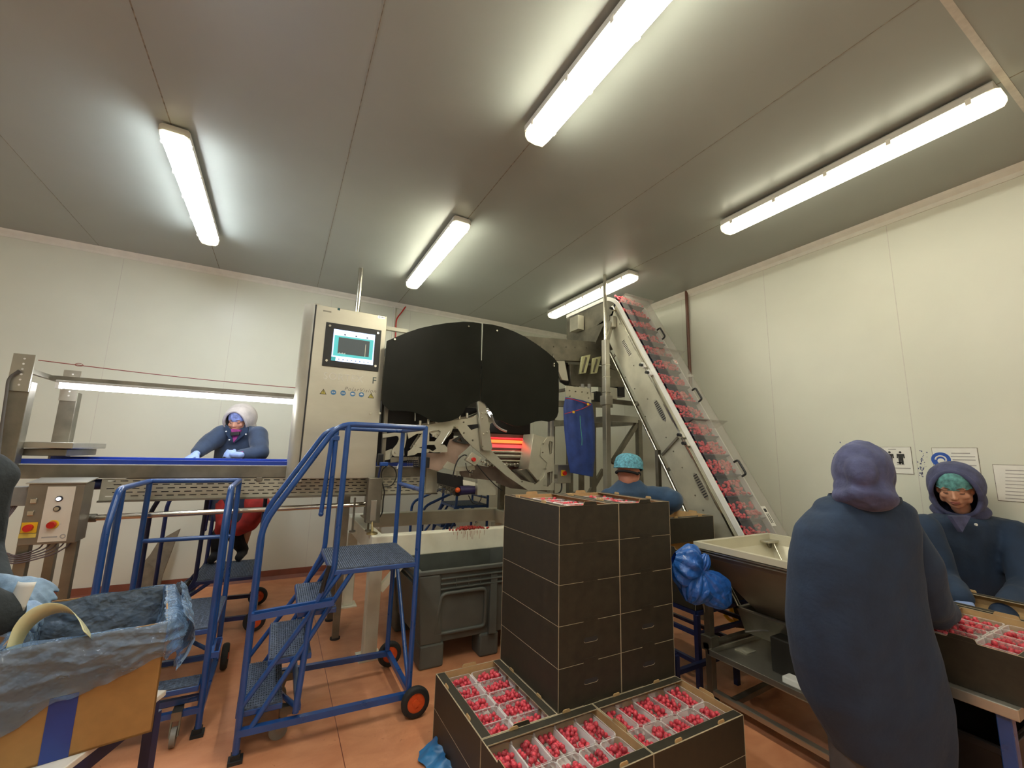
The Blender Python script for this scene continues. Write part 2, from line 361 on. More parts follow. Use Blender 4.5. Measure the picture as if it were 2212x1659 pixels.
# notices on the right wall
def wall_rect(u0, v0, u1, v1, d=.004):
    a = at(u0, v0, x=XR); c = at(u1, v1, x=XR); return a.y, c.y, a.z, c.z
def sign(name, u0, v0, u1, v1, label):
    a = at(u0, v0, x=XR); c = at(u1, v1, x=XR); t = thing(name, (XR, (a.y+c.y)/2, c.z), label, 'sign')
    build('sheet_shadow_border', MB().box((XR-.0022, c.y-.004, c.z-.005), (XR-.0001, a.y+.003, a.z+.003)), seam_m, t)  # grey border painted in for the sheet's outline and thin shadow
    build('sheet', MB().box((XR-.003, c.y, c.z), (XR-.0003, a.y, a.z)), paper, t)
    return t, a.y, c.y, a.z, c.z
def onwall(t, nm, y, z, wy, h, m, d=.0035):
    wy = min(wy, y-yc-.014)
    build(nm, MB().box((XR-.0045, y-wy, z-h), (XR-.0031, y, z)), m, t)
pale_ink = mat('faded grey ink', (.42, .40, .38), .7)
t, ya, yc, za, zc = sign('wall_notice', 1866, 966, 1974, 1024, 'white notice with two black person symbols beside the hooded figure on the right wall')
for u in (1921, 1944):
    c = at(u, 975, x=XR-.004); h = .112; mb = MB()
    mb.cyl((XR-.0031, c.y, c.z-.008), (XR-.0045, c.y, c.z-.008), .0085)
    mb.prism([(XR-.0031, c.y+dy, c.z+dz) for dy, dz in ((-.024, -.02), (.024, -.02), (.026, -.055), (.018, -.055), (.016, -.03), (.015, -.105), (.002, -.105), (0, -.065), (-.002, -.105), (-.015, -.105), (-.016, -.03), (-.018, -.055), (-.026, -.055))], (-.0014, 0, 0))
    build('person_symbol', mb, ink, t)
for u, v, wdt, hh, mm in ((1919, 970, .05, .006, pale_ink), (1938, 998, .035, .009, ink), (1938, 1003, .05, .004, pale_ink), (1932, 1010, .14, .007, pale_ink)):
    c = at(u, v, x=XR); onwall(t, 'text_line', c.y, c.z, wdt, hh, mm)
t, ya, yc, za, zc = sign('wall_notice', 2013, 968, 2121, 1040, 'white notice with a blue round symbol behind the hooded woman on the right wall')
c = at(2033, 993, x=XR); mb = MB(); mb.cyl((XR-.0031, c.y, c.z), (XR-.0045, c.y, c.z), .056, n=32); build('mandatory_symbol', mb, mat('sign blue', (.03, .11, .50), .4), t)
mb = MB(); mb.tube([(XR-.0055, c.y+.03*math.cos(a), c.z+.028*math.sin(a)) for a in [i*PI/10 for i in range(21)]][:14], .005, 6); mb.cyl((XR-.0046, c.y, c.z-.01), (XR-.006, c.y, c.z-.01), .02); build('white_mark', mb, paper, t)
for u, v, wdt in ((2055, 978, .10), (2054, 985, .20), (2058, 992, .15), (2075, 1004, .12), (2080, 1016, .08)):
    c = at(u, v, x=XR); onwall(t, 'text_line', c.y, c.z, wdt, .007, pale_ink)
t, ya, yc, za, zc = sign('wall_notice', 2145, 1004, 2235, 1086, 'white typed notice at the right edge of the photo on the right wall')
for k in range(9):
    c = at(2172, 1015+k*7.5, x=XR); onwall(t, 'text_line', c.y, c.z, .15 - (.05 if k in (4, 8) else 0), .005, pale_ink)
# scuffs of blue ink beside the notices
rs = random.Random(3); mb = MB()
for k in range(70):
    u, v = (rs.gauss(1993, 5), rs.uniform(972, 1030)) if k < 45 else (rs.gauss(1812, 6), rs.uniform(955, 1040))
    c = at(u, v, x=XR); s_ = rs.uniform(.001, .0045); mb.box((XR-.0006, c.y-s_, c.z-s_*1.6), (XR-.0001, c.y+s_, c.z+s_))
build('scuff_marks', mb, mat('blue scuff', (.14, .15, .26), .7), kind='stuff', label='small dark blue scuff marks on the right wall beside the notices', cat='marks')
# ================================================================ black raspberry cartons on the pallet
TL = .34                                               # top of the two lower layers
PX, PY = .88, 1.42                                     # near left corner of the pallet load
def carton(x0, y0, z0, lx, ly, h, label, group, flanges=True, slots=True, seat=0):
    """open black cardboard tray with kraft inside: flanges with locking tabs on the long sides, lips on the short ends"""
    t = thing('fruit_carton', (x0+lx/2, y0+ly/2, z0), label, 'carton', group)
    g = .0015; x1, y1, z1 = x0+lx-g, y0+ly-g, z0+h-.001; x0 += g; y0 += g; z0 += .0005; th = .0025
    b = MB(); long_x = lx > ly
    for (a, c) in (((x0, y0), (x1, y0+th)), ((x0, y1-th), (x1, y1)), ((x0, y0+th), (x0+th, y1-th)), ((x1-th, y0+th), (x1, y1-th))):
        b.box((*a, z0), (*c, z1-.0014))
    b.box((x0+th, y0+th, z0), (x1-th, y1-th, z0+.002)); b.m = 1
    i = th; k = .0025
    b.box((x0+i, y0+i, z0+.002), (x1-i, y1-i, z0+.005))
    for (a, c) in (((x0+i, y0+i), (x1-i, y0+i+k)), ((x0+i, y1-i-k), (x1-i, y1-i)), ((x0+i, y0+i+k), (x0+i+k, y1-i-k)), ((x1-i-k, y0+i+k), (x1-i, y1-i-k))):
        b.box((*a, z0+.005), (*c, z1-.0014))
    b.m = 2                                            # pale cut edges: top rim and the corners
    for (a, c) in (((x0, y0), (x1, y0+i+k)), ((x0, y1-i-k), (x1, y1)), ((x0, y0+i+k), (x0+i+k, y1-i-k)), ((x1-i-k, y0+i+k), (x1, y1-i-k))):
        b.box((a[0]-(.0005 if a[0] < x0+.001 else 0), a[1]-(.0005 if a[1] < y0+.001 else 0), z1-.0014), (*c, z1))
    for cx in (x0, x1):
        for cy in (y0, y1): b.box((cx-.0011, cy-.0011, z0), (cx+.0011, cy+.0011, z1-.001))
    build('tray', b, [card_b, kraft, kraft_l], t)
    if flanges:
        fw = .048
        for s in (0, 1):
            f = MB()
            if long_x: a, c = ((y0+.0052, y0+fw), (y1-fw, y1-.0052))[s]; e = (c, a)[s]; f.box((x0+.004, a, z1-.003), (x1-.004, c, z1+.0005)); f.m = 1; f.box((x0+.004, e-.0006, z1-.0031), (x1-.004, e+.0008, z1+.0007))
            else: a, c = ((x0+.0052, x0+fw), (x1-fw, x1-.0052))[s]; e = (c, a)[s]; f.box((a, y0+.004, z1-.003), (c, y1-.004, z1+.0005)); f.m = 1; f.box((e-.0006, y0+.004, z1-.0031), (e+.0008, y1-.004, z1+.0007))
            build('flange', f, [card_b, kraft_l], t)
        for s in (0, 1):
            for q in (.26, .74):
                tb = MB(); w2 = .022; prof = [(-w2, 0), (w2, 0), (w2, .008), (w2-.006, .014), (-w2+.006, .014), (-w2, .008)]
                if long_x: cx = x0+(x1-x0)*q; cy = (y0+.004, y1-.0085)[s]; tb.prism([(cx+a, cy, z1+.0005+c) for a, c in prof], (0, .0045, 0))
                else: cy = y0+(y1-y0)*q; cx = (x0+.004, x1-.0085)[s]; tb.prism([(cx, cy+a, z1+.0005+c) for a, c in prof], (.0045, 0, 0))
                build('locking_tab', tb, kraft, t, bevel=.001)
    # raised lip and hand slot of the short ends
    prof = [(-.048, 0), (.048, 0), (.044, .004), (.040, .015), (.034, .018), (-.034, .018), (-.040, .015), (-.044, .004)]
    for s in (0, 1):
        lb = MB(); ob = MB()
        if long_x:
            xx = (x0-.0012, x1+.0012)[s]; c = (y0+y1)/2; sg = (1, -1)[s]
            lb.prism([(xx, c+a, z1-.001+e) for a, e in prof], (sg*.0012, 0, 0)); lb.m = 1; lb.prism([(xx+sg*.0012, c+a, z1-.001+e) for a, e in prof], (sg*.003, 0, 0))
            ob.prism([(xx+sg*.0008, c+.045*math.cos(u)*(1 if abs(math.cos(u)) > .3 else 1), z0+.085+.012*math.sin(u)) for u in [j*PI/8 for j in range(16)]], (sg*.0006, 0, 0))
        else:
            yy = (y0-.0012, y1+.0012)[s]; c = (x0+x1)/2; sg = (1, -1)[s]
            lb.prism([(c+a, yy, z1-.001+e) for a, e in prof], (0, sg*.0012, 0)); lb.m = 1; lb.prism([(c+a, yy+sg*.0012, z1-.001+e) for a, e in prof], (0, sg*.003, 0))
            def slot(k_, dz): return [(c+(.030*(1 if math.cos(u) > 0 else -1)+.014*math.cos(u))*k_, yy+sg*.0006, z0+.10+dz+.0115*math.sin(u)*k_) for u in [j*PI/8+.01 for j in range(16)]]
            ob.prism(slot(1, 0), (0, sg*.0005, 0)); ob.m = 1
            if slots and s == 0:
                sp_ = slot(1.03, 0); ob.tube([Vector(p)-Vector((0, sg*.0002, 0)) for p in sp_[9:]], .0009, 4)
        build('end_lip', lb, [card_b, kraft], t)
        if slots: build('hand_slot', ob, [ink, kraft_l], t)
    return t, z1
G1 = 'black fruit cartons in the pallet stack'
carton(PX, PY, .0+.0, .6, .4, .17, 'black carton on the pallet floor, below the front left open carton', G1, False)
carton(PX+.6, PY, 0, .6, .4, .17, 'black carton on the pallet floor, below the front right open carton', G1, False)
carton(PX, PY+.4, 0, .4, .6, .17, 'black carton at floor level under the left open carton', G1, False)
carton(PX+.4, PY+.4, 0, .4, .6, .17, 'black carton at floor level hidden under the left column of the tower', G1, False, False)
carton(PX+.8, PY+.4, 0, .4, .6, .17, 'black carton at floor level under the right column of the tower', G1, False, False)
carton(PX+.4, PY+.4, .17, .4, .6, .17, 'black carton directly under the left column of the tower', G1)
carton(PX+.8, PY+.4, .17, .4, .6, .17, 'black carton directly under the right column of the tower', G1)
_, zt = carton(PX, PY+.4, .17, .4, .6, .17, 'open black carton of raspberry punnets left of the tall carton tower', G1)
carton(PX, PY, .17, .6, .4, .17, 'open black carton of raspberry punnets at the front left, nearest the camera', G1)
carton(PX+.6, PY, .17, .6, .4, .17, 'open black carton of raspberry punnets at the front right of the pallet', G1)
ORDN = ['bottom', 'second from bottom', 'middle', 'second from top', 'topmost']
G2 = 'black fruit cartons of the tower'
for k in range(5):
    for s in (0, 1):
        nm = ('left', 'right')[s]
        carton(PX+.4+.4*s, PY+.4, TL+.19*k, .4, .6, .19, '%s black carton in the %s column of the tall tower' % (ORDN[k], nm), G2, slots=k < 2)
# crumpled blue sheet under the pallet edge
mb = MB(); rs = random.Random(5)
mb.grid(lambda a, b_: Vector((PX-.10+.10*a+.012*math.sin(9*b_*3), PY+.45+.5*b_, .012+.05*a+.012*noise.noise(Vector((a*3, b_*9, 0))))), 10, 30)
build('plastic_sheet', mb, mat('blue sheet', (.03, .18, .42), .3), label='blue plastic sheet peeping out at floor level left of the cartons', cat='sheet', smooth=60)

# ---------------------------------------------------------------- raspberries
def berry_mesh(n1, n2, R=.0105):
    vs = []; fs = []
    for i in range(n1+1):
        t = .16+(PI-.20)*i/n1
        for j in range(n2):
            a = 2*PI*j/n2; row = t*5.2; bump = abs(math.cos(row))**.6*abs(math.cos(a*4+(PI/2 if int(row/PI+.5) % 2 else 0)))**.6
            r = R*(.90+.17*bump)*(1-.10*math.cos(t)*-1); z = math.cos(t)*R*1.12*(1+.06*bump)
            vs.append(Vector((r*math.sin(t)*math.cos(a), r*math.sin(t)*math.sin(a), z)))
    for i in range(n1):
        for j in range(n2): fs.append((i*n2+j, (i+1)*n2+j, (i+1)*n2+(j+1)%n2, i*n2+(j+1)%n2))
    k = len(vs); vs.append(Vector((0, 0, R*.45))); fs += [(k, (j), (j+1) % n2) for j in range(n2)]
    k = len(vs); vs.append(Vector((0, 0, -R*1.13))); fs += [(k, n1*n2+(j+1) % n2, n1*n2+j) for j in range(n2)]
    return vs, fs
bv, bf = berry_mesh(16, 32); bme = bpy.data.meshes.new('raspberry'); bme.from_pydata(bv, [], bf); bme.materials.append(berry)
for p in bme.polygons: p.use_smooth = True
sv, sf = berry_mesh(8, 16)
rest = MB(); NB = [0]
def berries(cx, cy, z, wx, wy, where, rs, n=30, solo=True):
    """heap of berries in a punnet: a lower layer and some on top"""
    lo = []; nx = max(3, int(wx/.0215)); ny = max(3, int(wy/.0215))
    for i in range(nx):
        for j in range(ny):
            lo.append((cx-wx/2+wx*(i+.5)/nx+rs.uniform(-.003, .003), cy-wy/2+wy*(j+.5)/ny+rs.uniform(-.003, .003), z+rs.uniform(-.002, .004)))
    rs.shuffle(lo); lo = lo[:int(len(lo)*.9)]
    top = [(cx+rs.uniform(-.36, .36)*wx, cy+rs.uniform(-.36, .36)*wy, z+.014+rs.uniform(-.002, .004)) for _ in range(max(2, n-len(lo)))]
    for p in lo+top:
        M = Matrix.Rotation(rs.uniform(0, 6.3), 4, 'Z') @ Matrix.Rotation(rs.choice((0, .5, 1.2, 1.6, 2.6, 3.1))+rs.uniform(-.3, .3), 4, 'X') @ Matrix.Rotation(rs.uniform(0, 6.3), 4, 'Z'); k = rs.uniform(.82, 1.12)
        if solo and NB[0] < 300:
            NB[0] += 1; o = bpy.data.objects.new('raspberry', bme); C.objects.link(o); o.matrix_world = Matrix.Translation(p) @ M @ Matrix.Scale(k, 4)
            tag(o, 'ripe red raspberry in the ' + where, 'raspberry', 'raspberries in the ' + where)
        else: rest.add([Vector(p)+M.to_3x3() @ (q*k) for q in sv], sf)
def rrect(cx, cy, lx, ly, r, z, n=4):
    out = []
    for sx, sy, a0 in ((1, 1, 0), (-1, 1, PI/2), (-1, -1, PI), (1, -1, 1.5*PI)):
        for i in range(n+1): a = a0+PI/2*i/n; out.append(Vector((cx+sx*(lx/2-r)+r*math.cos(a), cy+sy*(ly/2-r)+r*math.sin(a), z)))
    return out
def punnet_mb(lx, ly, h=.058):
    b = MB(); th = .0012
    R = [rrect(0, 0, lx-.020, ly-.020, .012, 0), rrect(0, 0, lx-.014, ly-.014, .014, h*.5), rrect(0, 0, lx-.008, ly-.008, .015, h-.004), rrect(0, 0, lx-.007, ly-.007, .015, h), rrect(0, 0, lx, ly, .017, h+.001), rrect(0, 0, lx+.001, ly+.001, .017, h-.005)]
    b.loft(R, caps=False); n = len(R[0]); b.f.append(tuple(range(n))); b.mi.append(0); return b
PUN = {}
def punnet(x, y, z, longy, label, where, rs, solo=True, n=30, group='raspberry punnets in the open cartons'):
    lx, ly = (.114, .183) if longy else (.183, .114)
    t = thing('punnet', (x, y, z), label, 'punnet', group)
    if longy not in PUN:
        PUN[longy] = []
        for nm, mb, mt in (('tub', punnet_mb(lx, ly), clear), ('absorbent_pad', MB().loft([rrect(0, 0, lx-.026, ly-.026, .010, .002), rrect(0, 0, lx-.026, ly-.026, .010, .005)]), white_p)):
            me = bpy.data.meshes.new(nm); me.from_pydata(mb.v, [], mb.f); me.materials.append(mt)
            for p in me.polygons: p.use_smooth = nm == 'tub'
            PUN[longy].append((nm, me))
    for nm, me in PUN[longy]: o = bpy.data.objects.new(nm, me); C.objects.link(o); o.parent = t; ORG[o] = Vector()
    if where: berries(x, y, z+.037, lx-.030, ly-.030, where, rs, n, solo)
rs = random.Random(11); PZ = TL-.092
NUM = ['first', 'second', 'third', 'fourth', 'fifth']
def fill(x0, y0, long_x, nm, z, solo=True, n=30, group='raspberry punnets in the open cartons', rows=(0, 1)):
    for r in rows:
        for k in range(5):
            if long_x: x, y = x0+.013+.1148*(k+.5), y0+.012+.188*(r+.5)
            else: x, y = x0+.012+.188*(r+.5), y0+.013+.1148*(k+.5)
            rw = ('near row', 'far row')[r] if long_x else ('left row', 'right row')[r]
            ks = NUM[k]+(' from the left' if long_x else ' from the camera')
            d = '%s, %s, %s punnet' % (nm, rw, ks)
            punnet(x+rs.uniform(-.001, .001), y, z+rs.uniform(0, .003), long_x, 'punnet of raspberries in the %s, %s, %s' % (nm, rw, ks), d, rs, solo, n, group)
fill(PX, PY, True, 'front left carton', PZ, rows=(1, 0))
fill(PX+.6, PY, True, 'front right carton', PZ)
fill(PX, PY+.4, False, 'left open carton', PZ)
for s in (0, 1): fill(PX+.4+.4*s, PY+.4, False, ('left', 'right')[s]+' top tower carton', TL+.95-.085, False, 22, 'punnets in the topmost tower cartons')
# ================================================================ ladders
def ladder(name, loc, rz, L, Wd, hp, px0, hr, kz, kx, steps, mid, m, label, mtread, tray=True, lever=True, r=.0165, base=.13, wheel=True):
    """wheeled access steps: local x runs from the front foot to the rear wheels, y across"""
    t = thing(name, (0, 0, 0), label, 'steps', 'mobile access steps'); O = ORG[t]
    for y in (0, Wd):
        pth = smoothpath([(0, y, .03), (0, y, kz), (kx, y, hr), (L, y, hr)], .09, 5) if kx > .2 else smoothpath([(0, y, .03), (0, y, kz), (kx, y, hr), (L, y, hr)], .05, 4)
        build('handrail', MB().tube(pth, r, 12), m, t, 50)
        build('rear_post', MB().tube([(L, y, hr+r*.5), (L-.01, y, base)], r, 12), m, t, 50)
        build('platform_post', MB().tube(smoothpath([(px0+.01, y, hr), (px0, y, hp-.02), (px0-.10, y, hp*.74), (px0-.13, y, base+.03)], .05, 4), r, 12), m, t, 50)
        build('base_rail', MB().bar((-.01, y, base), (L, y, base-.02), .032), m, t)
        build('stringer', MB().tube([(0, y, hp*.28), (px0+.04, y, hp-.02)], r*.85, 10), m, t, 50)
        build('stringer', MB().tube([(.05, y, base), (px0+.10, y, hp-.03)], r*.85, 10), m, t, 50)
        ft = MB(); ft.box((-.03, y-.03, 0), (.035, y+.03, .016)); ft.prism([(-.02, y-.02, .016), (.022, y-.02, .016), (.022, y+.02, .016), (-.02, y+.02, .016)], (0, 0, .022))
        build('rubber_foot', ft, rubber, t)
    rr = base-.02
    if wheel:
        for y, sg in ((-.045, -1), (Wd+.045, 1)):
            R = .085; wh = MB(); wh.loft([[Vector((L+.02+rad*math.cos(a), y+dy, R+rad*math.sin(a))) for a in [2*PI*k/28 for k in range(28)]] for rad, dy in ((.052, -.019), (.074, -.021), (R-.003, -.014), (R, 0), (R-.003, .014), (.074, .021), (.052, .019))], caps=False)
            wt = build('wheel', wh, rubber, t, 50); hb = MB()
            hb.cyl((L+.02, y-.013, R), (L+.02, y+.013, R), .055, n=28); hb.cyl((L+.02, y-.022, R), (L+.02, y+.022, R), .02, n=14)
            for k in range(5): a = 2*PI*k/5; hb.cyl((L+.02+.037*math.cos(a), y-.0145, R+.037*math.sin(a)), (L+.02+.037*math.cos(a), y+.0145, R+.037*math.sin(a)), .010, n=8)
            build('wheel_hub', hb, orange_m, wt, 40, label='orange wheel hub')
    build('axle', MB().cyl((L+.02, -.04, .085), (L+.02, Wd+.04, .085), .009), steel, t)
    build('cross_bar', MB().bar((L, 0, rr), (L, Wd, rr), .03), m, t)
    build('cross_bar', MB().tube([(L, 0, hr), (L, Wd, hr)], r, 12), m, t, 50)
    build('cross_bar', MB().tube([(L, 0, mid), (L, Wd, mid)], r*.9, 12), m, t, 50)
    build('cross_bar', MB().bar((-.0, 0, base), (-.0, Wd, base), .028), m, t)
    build('cross_bar', MB().bar((px0-.12, 0, base+.05), (px0-.12, Wd, base+.05), .028), m, t)
    build('brace', MB().tube([(L, Wd, hp-.03), (L-.005, .02, rr+.02)], r*.8, 10), m, t, 50)
    build('brace', MB().tube([(px0-.13, .02, base+.05), (.07, Wd-.02, base+.01)], r*.8, 10), m, t, 50)
    def tread(nm, x0, x1, z, y0, y1):
        fr = MB(); fr.box((x0, y0, z-.035), (x1, y1, z-.007)); o = build(nm, fr, m, t, bevel=.004)
        tr = MB(); tr.box((x0+.004, y0+.004, z-.0068), (x1-.004, y1-.004, z-.003)); k = int((x1-x0)/.012)
        for i in range(k): xx = x0+.006+(x1-x0-.012)*i/k; tr.box((xx, y0+.006, z-.0031), (xx+.0065, y1-.006, z+.001))
        for i in range(int((y1-y0)/.025)): yy = y0+.01+i*.025; tr.box((x0+.005, yy, z-.003), (x1-.005, yy+.003, z+.0005))
        fr2 = build('tread_mat', tr, mtread, o, label='ribbed grey blue tread mat')
    tread('platform', px0-.02, L+.005, hp, -.012, Wd+.012)
    for x0, x1, z in steps: tread('step', x0, x1, z, .02, Wd-.02)
    if tray:
        z = hp*.795; b = MB(); b.bar((0, -.016, z), (px0+.01, -.016, z+.02), .02, .018); b.bar((0, -.05, z-.012), (px0+.01, -.05, z+.01), .005, .03); b.box((0, -.05, z-.02), (.012, -.012, z+.01)); b.box((px0-.002, -.05, z), (px0+.01, -.012, z+.03))
        build('lever_bracket', b, m, t)
    if lever:
        lv = build('foot_lever', MB().bar((px0-.10, -.028, hp*.76), (px0-.055, -.028, hp*.88), .024, .012), m, t)
        build('grip', MB().tube([(px0-.06, -.028, hp*.87), (px0-.03, -.028, hp*1.03)], .013, 10), black_p, lv, 40)
        h = MB(); h.tube(smoothpath([(px0+.02, Wd, hr-.06), (px0-.02, Wd-.01, hr-.07), (px0-.045, Wd-.01, hr-.60)], .03), r*.9, 12); h.sphere((px0-.045, Wd-.01, hr-.60), r*1.05, 8)
        h.box((px0-.035, Wd-.022, hr-.09), (px0+.03, Wd+.012, hr-.06)); build('hanging_bar', h, m, t, 50)
    for y in (.10, Wd-.10):
        c = MB(); c.cyl((px0-.2, y-.012, .045), (px0-.2, y+.012, .045), .045, n=20); cw = build('castor', c, mat('grey castor', (.22, .20, .17), .5), t, 40)
        build('castor_fork', MB().bar((px0-.2, y-.018, .045), (px0-.17, y-.018, base+.01), .006, .03).bar((px0-.2, y+.018, .045), (px0-.17, y+.018, base+.01), .006, .03).box((px0-.20, y-.022, base-.012), (px0-.12, y+.022, base+.03)), steel_d, t)
    t.location = loc; t.rotation_euler = (0, 0, rz); return t
ladder('access_steps', (-.04, 2.72, 0), 0, .875, .58, .87, .385, 1.70, 1.13, .34, [(-.02, .19, .22), (.10, .31, .44), (.22, .42, .66)], 1.30, blue,
       'tall blue wheeled access steps with orange wheel hubs in front of the touch screen cabinet', tread_m)
ladder('access_steps', (-.235, 3.04, 0), PI/2, .74, .52, .50, .15, 1.30, 1.10, .10, [(-.03, .10, .27)], .905, blue,
       'blue wheeled access steps between the lined cardboard box and the sorting belt', tread_m, lever=False)
ladder('access_steps', (-.86, 4.47, 0), 0, .80, .60, .45, .36, 1.36, 1.0, .14, [(.0, .17, .16), (.16, .33, .31)], 1.0, blue_d,
       'dark navy wheeled access steps behind the sorting belt, carrying the worker in the red trousers', tread_m, tray=False)
q = at(985, 1092, y=5.1)
ladder('access_steps', (q.x-.42, 5.1, 0), 0, .86, .50, q.z, .42, q.z+.16, q.z+.0, .38, [(.0, .2, q.z*.25), (.12, .3, q.z*.5), (.24, .44, q.z*.75)], q.z+.08, blue,
       'small blue access steps far behind the white steel frame, under the sorting machine', tread_m, tray=False, lever=False)

# ================================================================ white steel frame and grey pallet bin
t = thing('machine_stand', (1.58, 4.2, 0), 'white enamelled steel frame under the sorting machine, streaked with red berry juice', 'frame')
ZT, ZB = .885, .715
def whitebar(nm, a, c, **k): return build(nm, MB().box(a, c), wht, t, bevel=.008, **k)
whitebar('top_beam', (.70, 3.50, ZB), (2.46, 3.60, ZT)); whitebar('top_beam', (.70, 4.70, ZB+.03), (2.46, 4.80, ZT))
whitebar('side_beam', (.70, 3.602, ZB+.02), (.80, 4.698, ZT-.003)); whitebar('side_beam', (2.36, 3.602, ZB+.02), (2.46, 4.698, ZT-.003))
for x in (.75, 2.41):
    for y in (3.56, 4.75):
        lg = build('leg', MB().box((x-.05, y-.05, .012), (x+.05, y+.05, ZB)), wht, t, bevel=.008)
        build('foot_plate', MB().box((x-.085, y-.085, 0), (x+.085, y+.085, .012)), wht, lg)
for x, s in ((.80, 1), (2.36, -1)):
    for y in (3.56, 4.75): build('corner_brace', MB().bar((x, y, .47), (x+s*.22, y, ZB), .05, .05), wht, t)
rs = random.Random(9)
pl = MB(); pc = at(1012, 1148, y=3.53)
for k in range(150):
    a = rs.gauss(0, .075); pl.sphere((pc.x+a, 3.54+rs.uniform(-.045, .03), ZT+.006+rs.uniform(0, .018)*max(0, 1-abs(a)/.15)), rs.uniform(.005, .010), 5)
build('squashed_berries', pl, mat('berry pulp', (.40, .03, .02), .4, 0, .3, 40), kind='stuff', label='heap of squashed red berries lying on the white beam of the steel frame', cat='berries', smooth=60)
ju = MB()
for k in range(26):
    x = pc.x+rs.gauss(0, .085); l = rs.uniform(.01, .07); ju.box((x-.0014, 3.4990, ZT-.012-l), (x+.0014, 3.4999, ZT-.008))
build('juice_streak', ju, mat('dried berry juice', (.50, .28, .18), .5), t, kind='stuff', label='thin red juice streaks')

t = thing('pallet_bin', (1.63, 3.75, 0), 'grey plastic pallet bin with ribbed sides standing under the white steel frame', 'bin')
X0, X1, Y0, Y1, ZR = .97, 2.17, 3.12, 4.12, .685
b = MB(); tp = .045                                    # tapered hollow shell
def rg(ins, z): return [Vector(p) for p in ((X0+ins, Y0+ins, z), (X1-ins, Y0+ins, z), (X1-ins, Y1-ins, z), (X0+ins, Y1-ins, z))]
b.loft([rg(.075, .16), rg(.02, ZR-.03), rg(.0, ZR-.03), rg(-.002, ZR), rg(.035, ZR), rg(.05, ZR-.05), rg(.10, .18)], caps=False); b.f.append((3, 2, 1, 0)); b.mi.append(0); b.f.append((24, 25, 26, 27)); b.mi.append(0)
build('bin_body', b, bin_m, t, bevel=.006)
for sx in (0, 1):                                      # corner pillars, feet
    for sy in (0, 1):
        x = (X0, X1)[sx]; y = (Y0, Y1)[sy]; dx = (1, -1)[sx]; dy = (1, -1)[sy]
        p = MB(); p.prism([(x+dx*.004, y+dy*.004, ZR-.03), (x+dx*.17, y+dy*.004, ZR-.03), (x+dx*.17, y+dy*.05, ZR-.03), (x+dx*.05, y+dy*.17, ZR-.03), (x+dx*.004, y+dy*.17, ZR-.03)], (dx*.055, dy*.055, -(ZR-.03-.16)))
        build('corner_pillar', p, bin_m, t, bevel=.012)
        f = MB(); f.box((x+dx*.06, y+dy*.055, 0), (x+dx*.24, y+dy*.22, .165)); build('foot', f, bin_m, t, bevel=.015)
build('foot', MB().box((1.50, Y0+.055, 0), (1.66, Y0+.22, .165)), bin_m, t, bevel=.015)
for yy, dy in ((Y0, 1),):
    for z in (ZR-.075, ZR-.115, ZR-.150): build('rib', MB().box((X0+.18, yy+.004+(ZR-z)*.1, z), (X1-.18, yy+.028+(ZR-z)*.1, z+.012)), bin_m, t, bevel=.004)
    fr = smoothpath([(X0+.16, yy+.065, .22), (X0+.19, yy+.022, ZR-.175), (1.52, yy+.022, ZR-.175), (1.54, yy+.065, .22), (X0+.16, yy+.065, .22)], .04)
    build('panel_frame', MB().tube(fr, .014, 8, caps=False), bin_m, t, 60)
    build('rib', MB().box((1.56, yy+.02, .17), (1.62, yy+.05, ZR-.06)), bin_m, t, bevel=.004)
for k in range(5): build('rib', MB().box((X0+.30+k*.10, Y0+.018, ZR-.15), (X0+.305+k*.10, Y0+.03, ZR-.065)), bin_m, t)
for z in (ZR-.09, ZR-.13): build('rib', MB().box((X0+.01, Y0+.18, z), (X0+.035, Y1-.18, z+.012)), bin_m, t)

# ================================================================ sorting belt on the left
YC, YK = 3.90, 4.50
def zz(u, v, y): return at(u, v, y=y).z
zb, zr0, zr1, zg1 = zz(617, 997, YC), zz(617, 1007, YC), zz(617, 1031, YC), zz(600, 1072, YC)
xl, xg, xe = at(30, 1000, y=YC).x-.05, at(218, 1050, y=YC).x, at(944, 1040, y=YC).x
t = thing('inspection_conveyor', ((xl+xe)/2, 4.2, 0), 'long steel inspection conveyor with blue belt and slotted guard on the left', 'conveyor')
build('side_rail', MB().box((xl, YC-.012, zr1), (xe-.02, YC+.012, zr0)), steel_d, t, bevel=.002)
build('side_rail', MB().box((xl, YK-.012, zr1), (xe-.02, YK+.012, zr0)), steel_d, t, bevel=.002)
build('wear_strip', MB().box((xl, YC-.014, zr0), (xe-.1, YC+.016, zr0+.005)), white_p, t)
bl = MB(); bl.box((xl+.03, YC+.018, zr0-.045), (xe-.1, YK-.018, zr0+.004)); bl.box((xl+.02, YC+.004, zr0+.006), (xe-.1, YC+.032, zb)); bl.box((xl+.02, YK-.032, zr0+.006), (xe-.1, YK-.004, zb+.004))
build('belt', bl, belt_m, t, bevel=.003)
holes = []; x0 = xg+.03; k = 0
for r_ in range(6):
    z = zg1+.022+r_*.0255; x = x0+(.033 if r_ % 2 else 0)
    while x < xe-.12: holes.append([(x, z), (x+.042, z), (x+.042, z+.0065), (x, z+.0065)]); x += .066
cutplate('slotted_guard', [(xg, zg1), (xe-.06, zg1), (xe-.06, zr1-.004), (xg, zr1-.004)], holes, (0, YC+.002, 0), (1, 0, 0), (0, 0, 1), .003, plate_m, t)
build('guard_lip', MB().box((xg, YC-.03, zg1-.012), (xe-.0, YC+.03, zg1)), steel_d, t)
build('return_pan', MB().box((xg, YC+.06, zg1-.01), (xe-.10, YK-.02, zg1)), steel_d, t)
build('dark_return_slab', MB().box((xg+.02, YC+.02, zg1+.03), (xe-.13, YK-.03, zr1-.03)), mat('darkened belt return', (.006, .010, .03), .7), t)  # belt return as a near-black slab, added to darken the guard slots
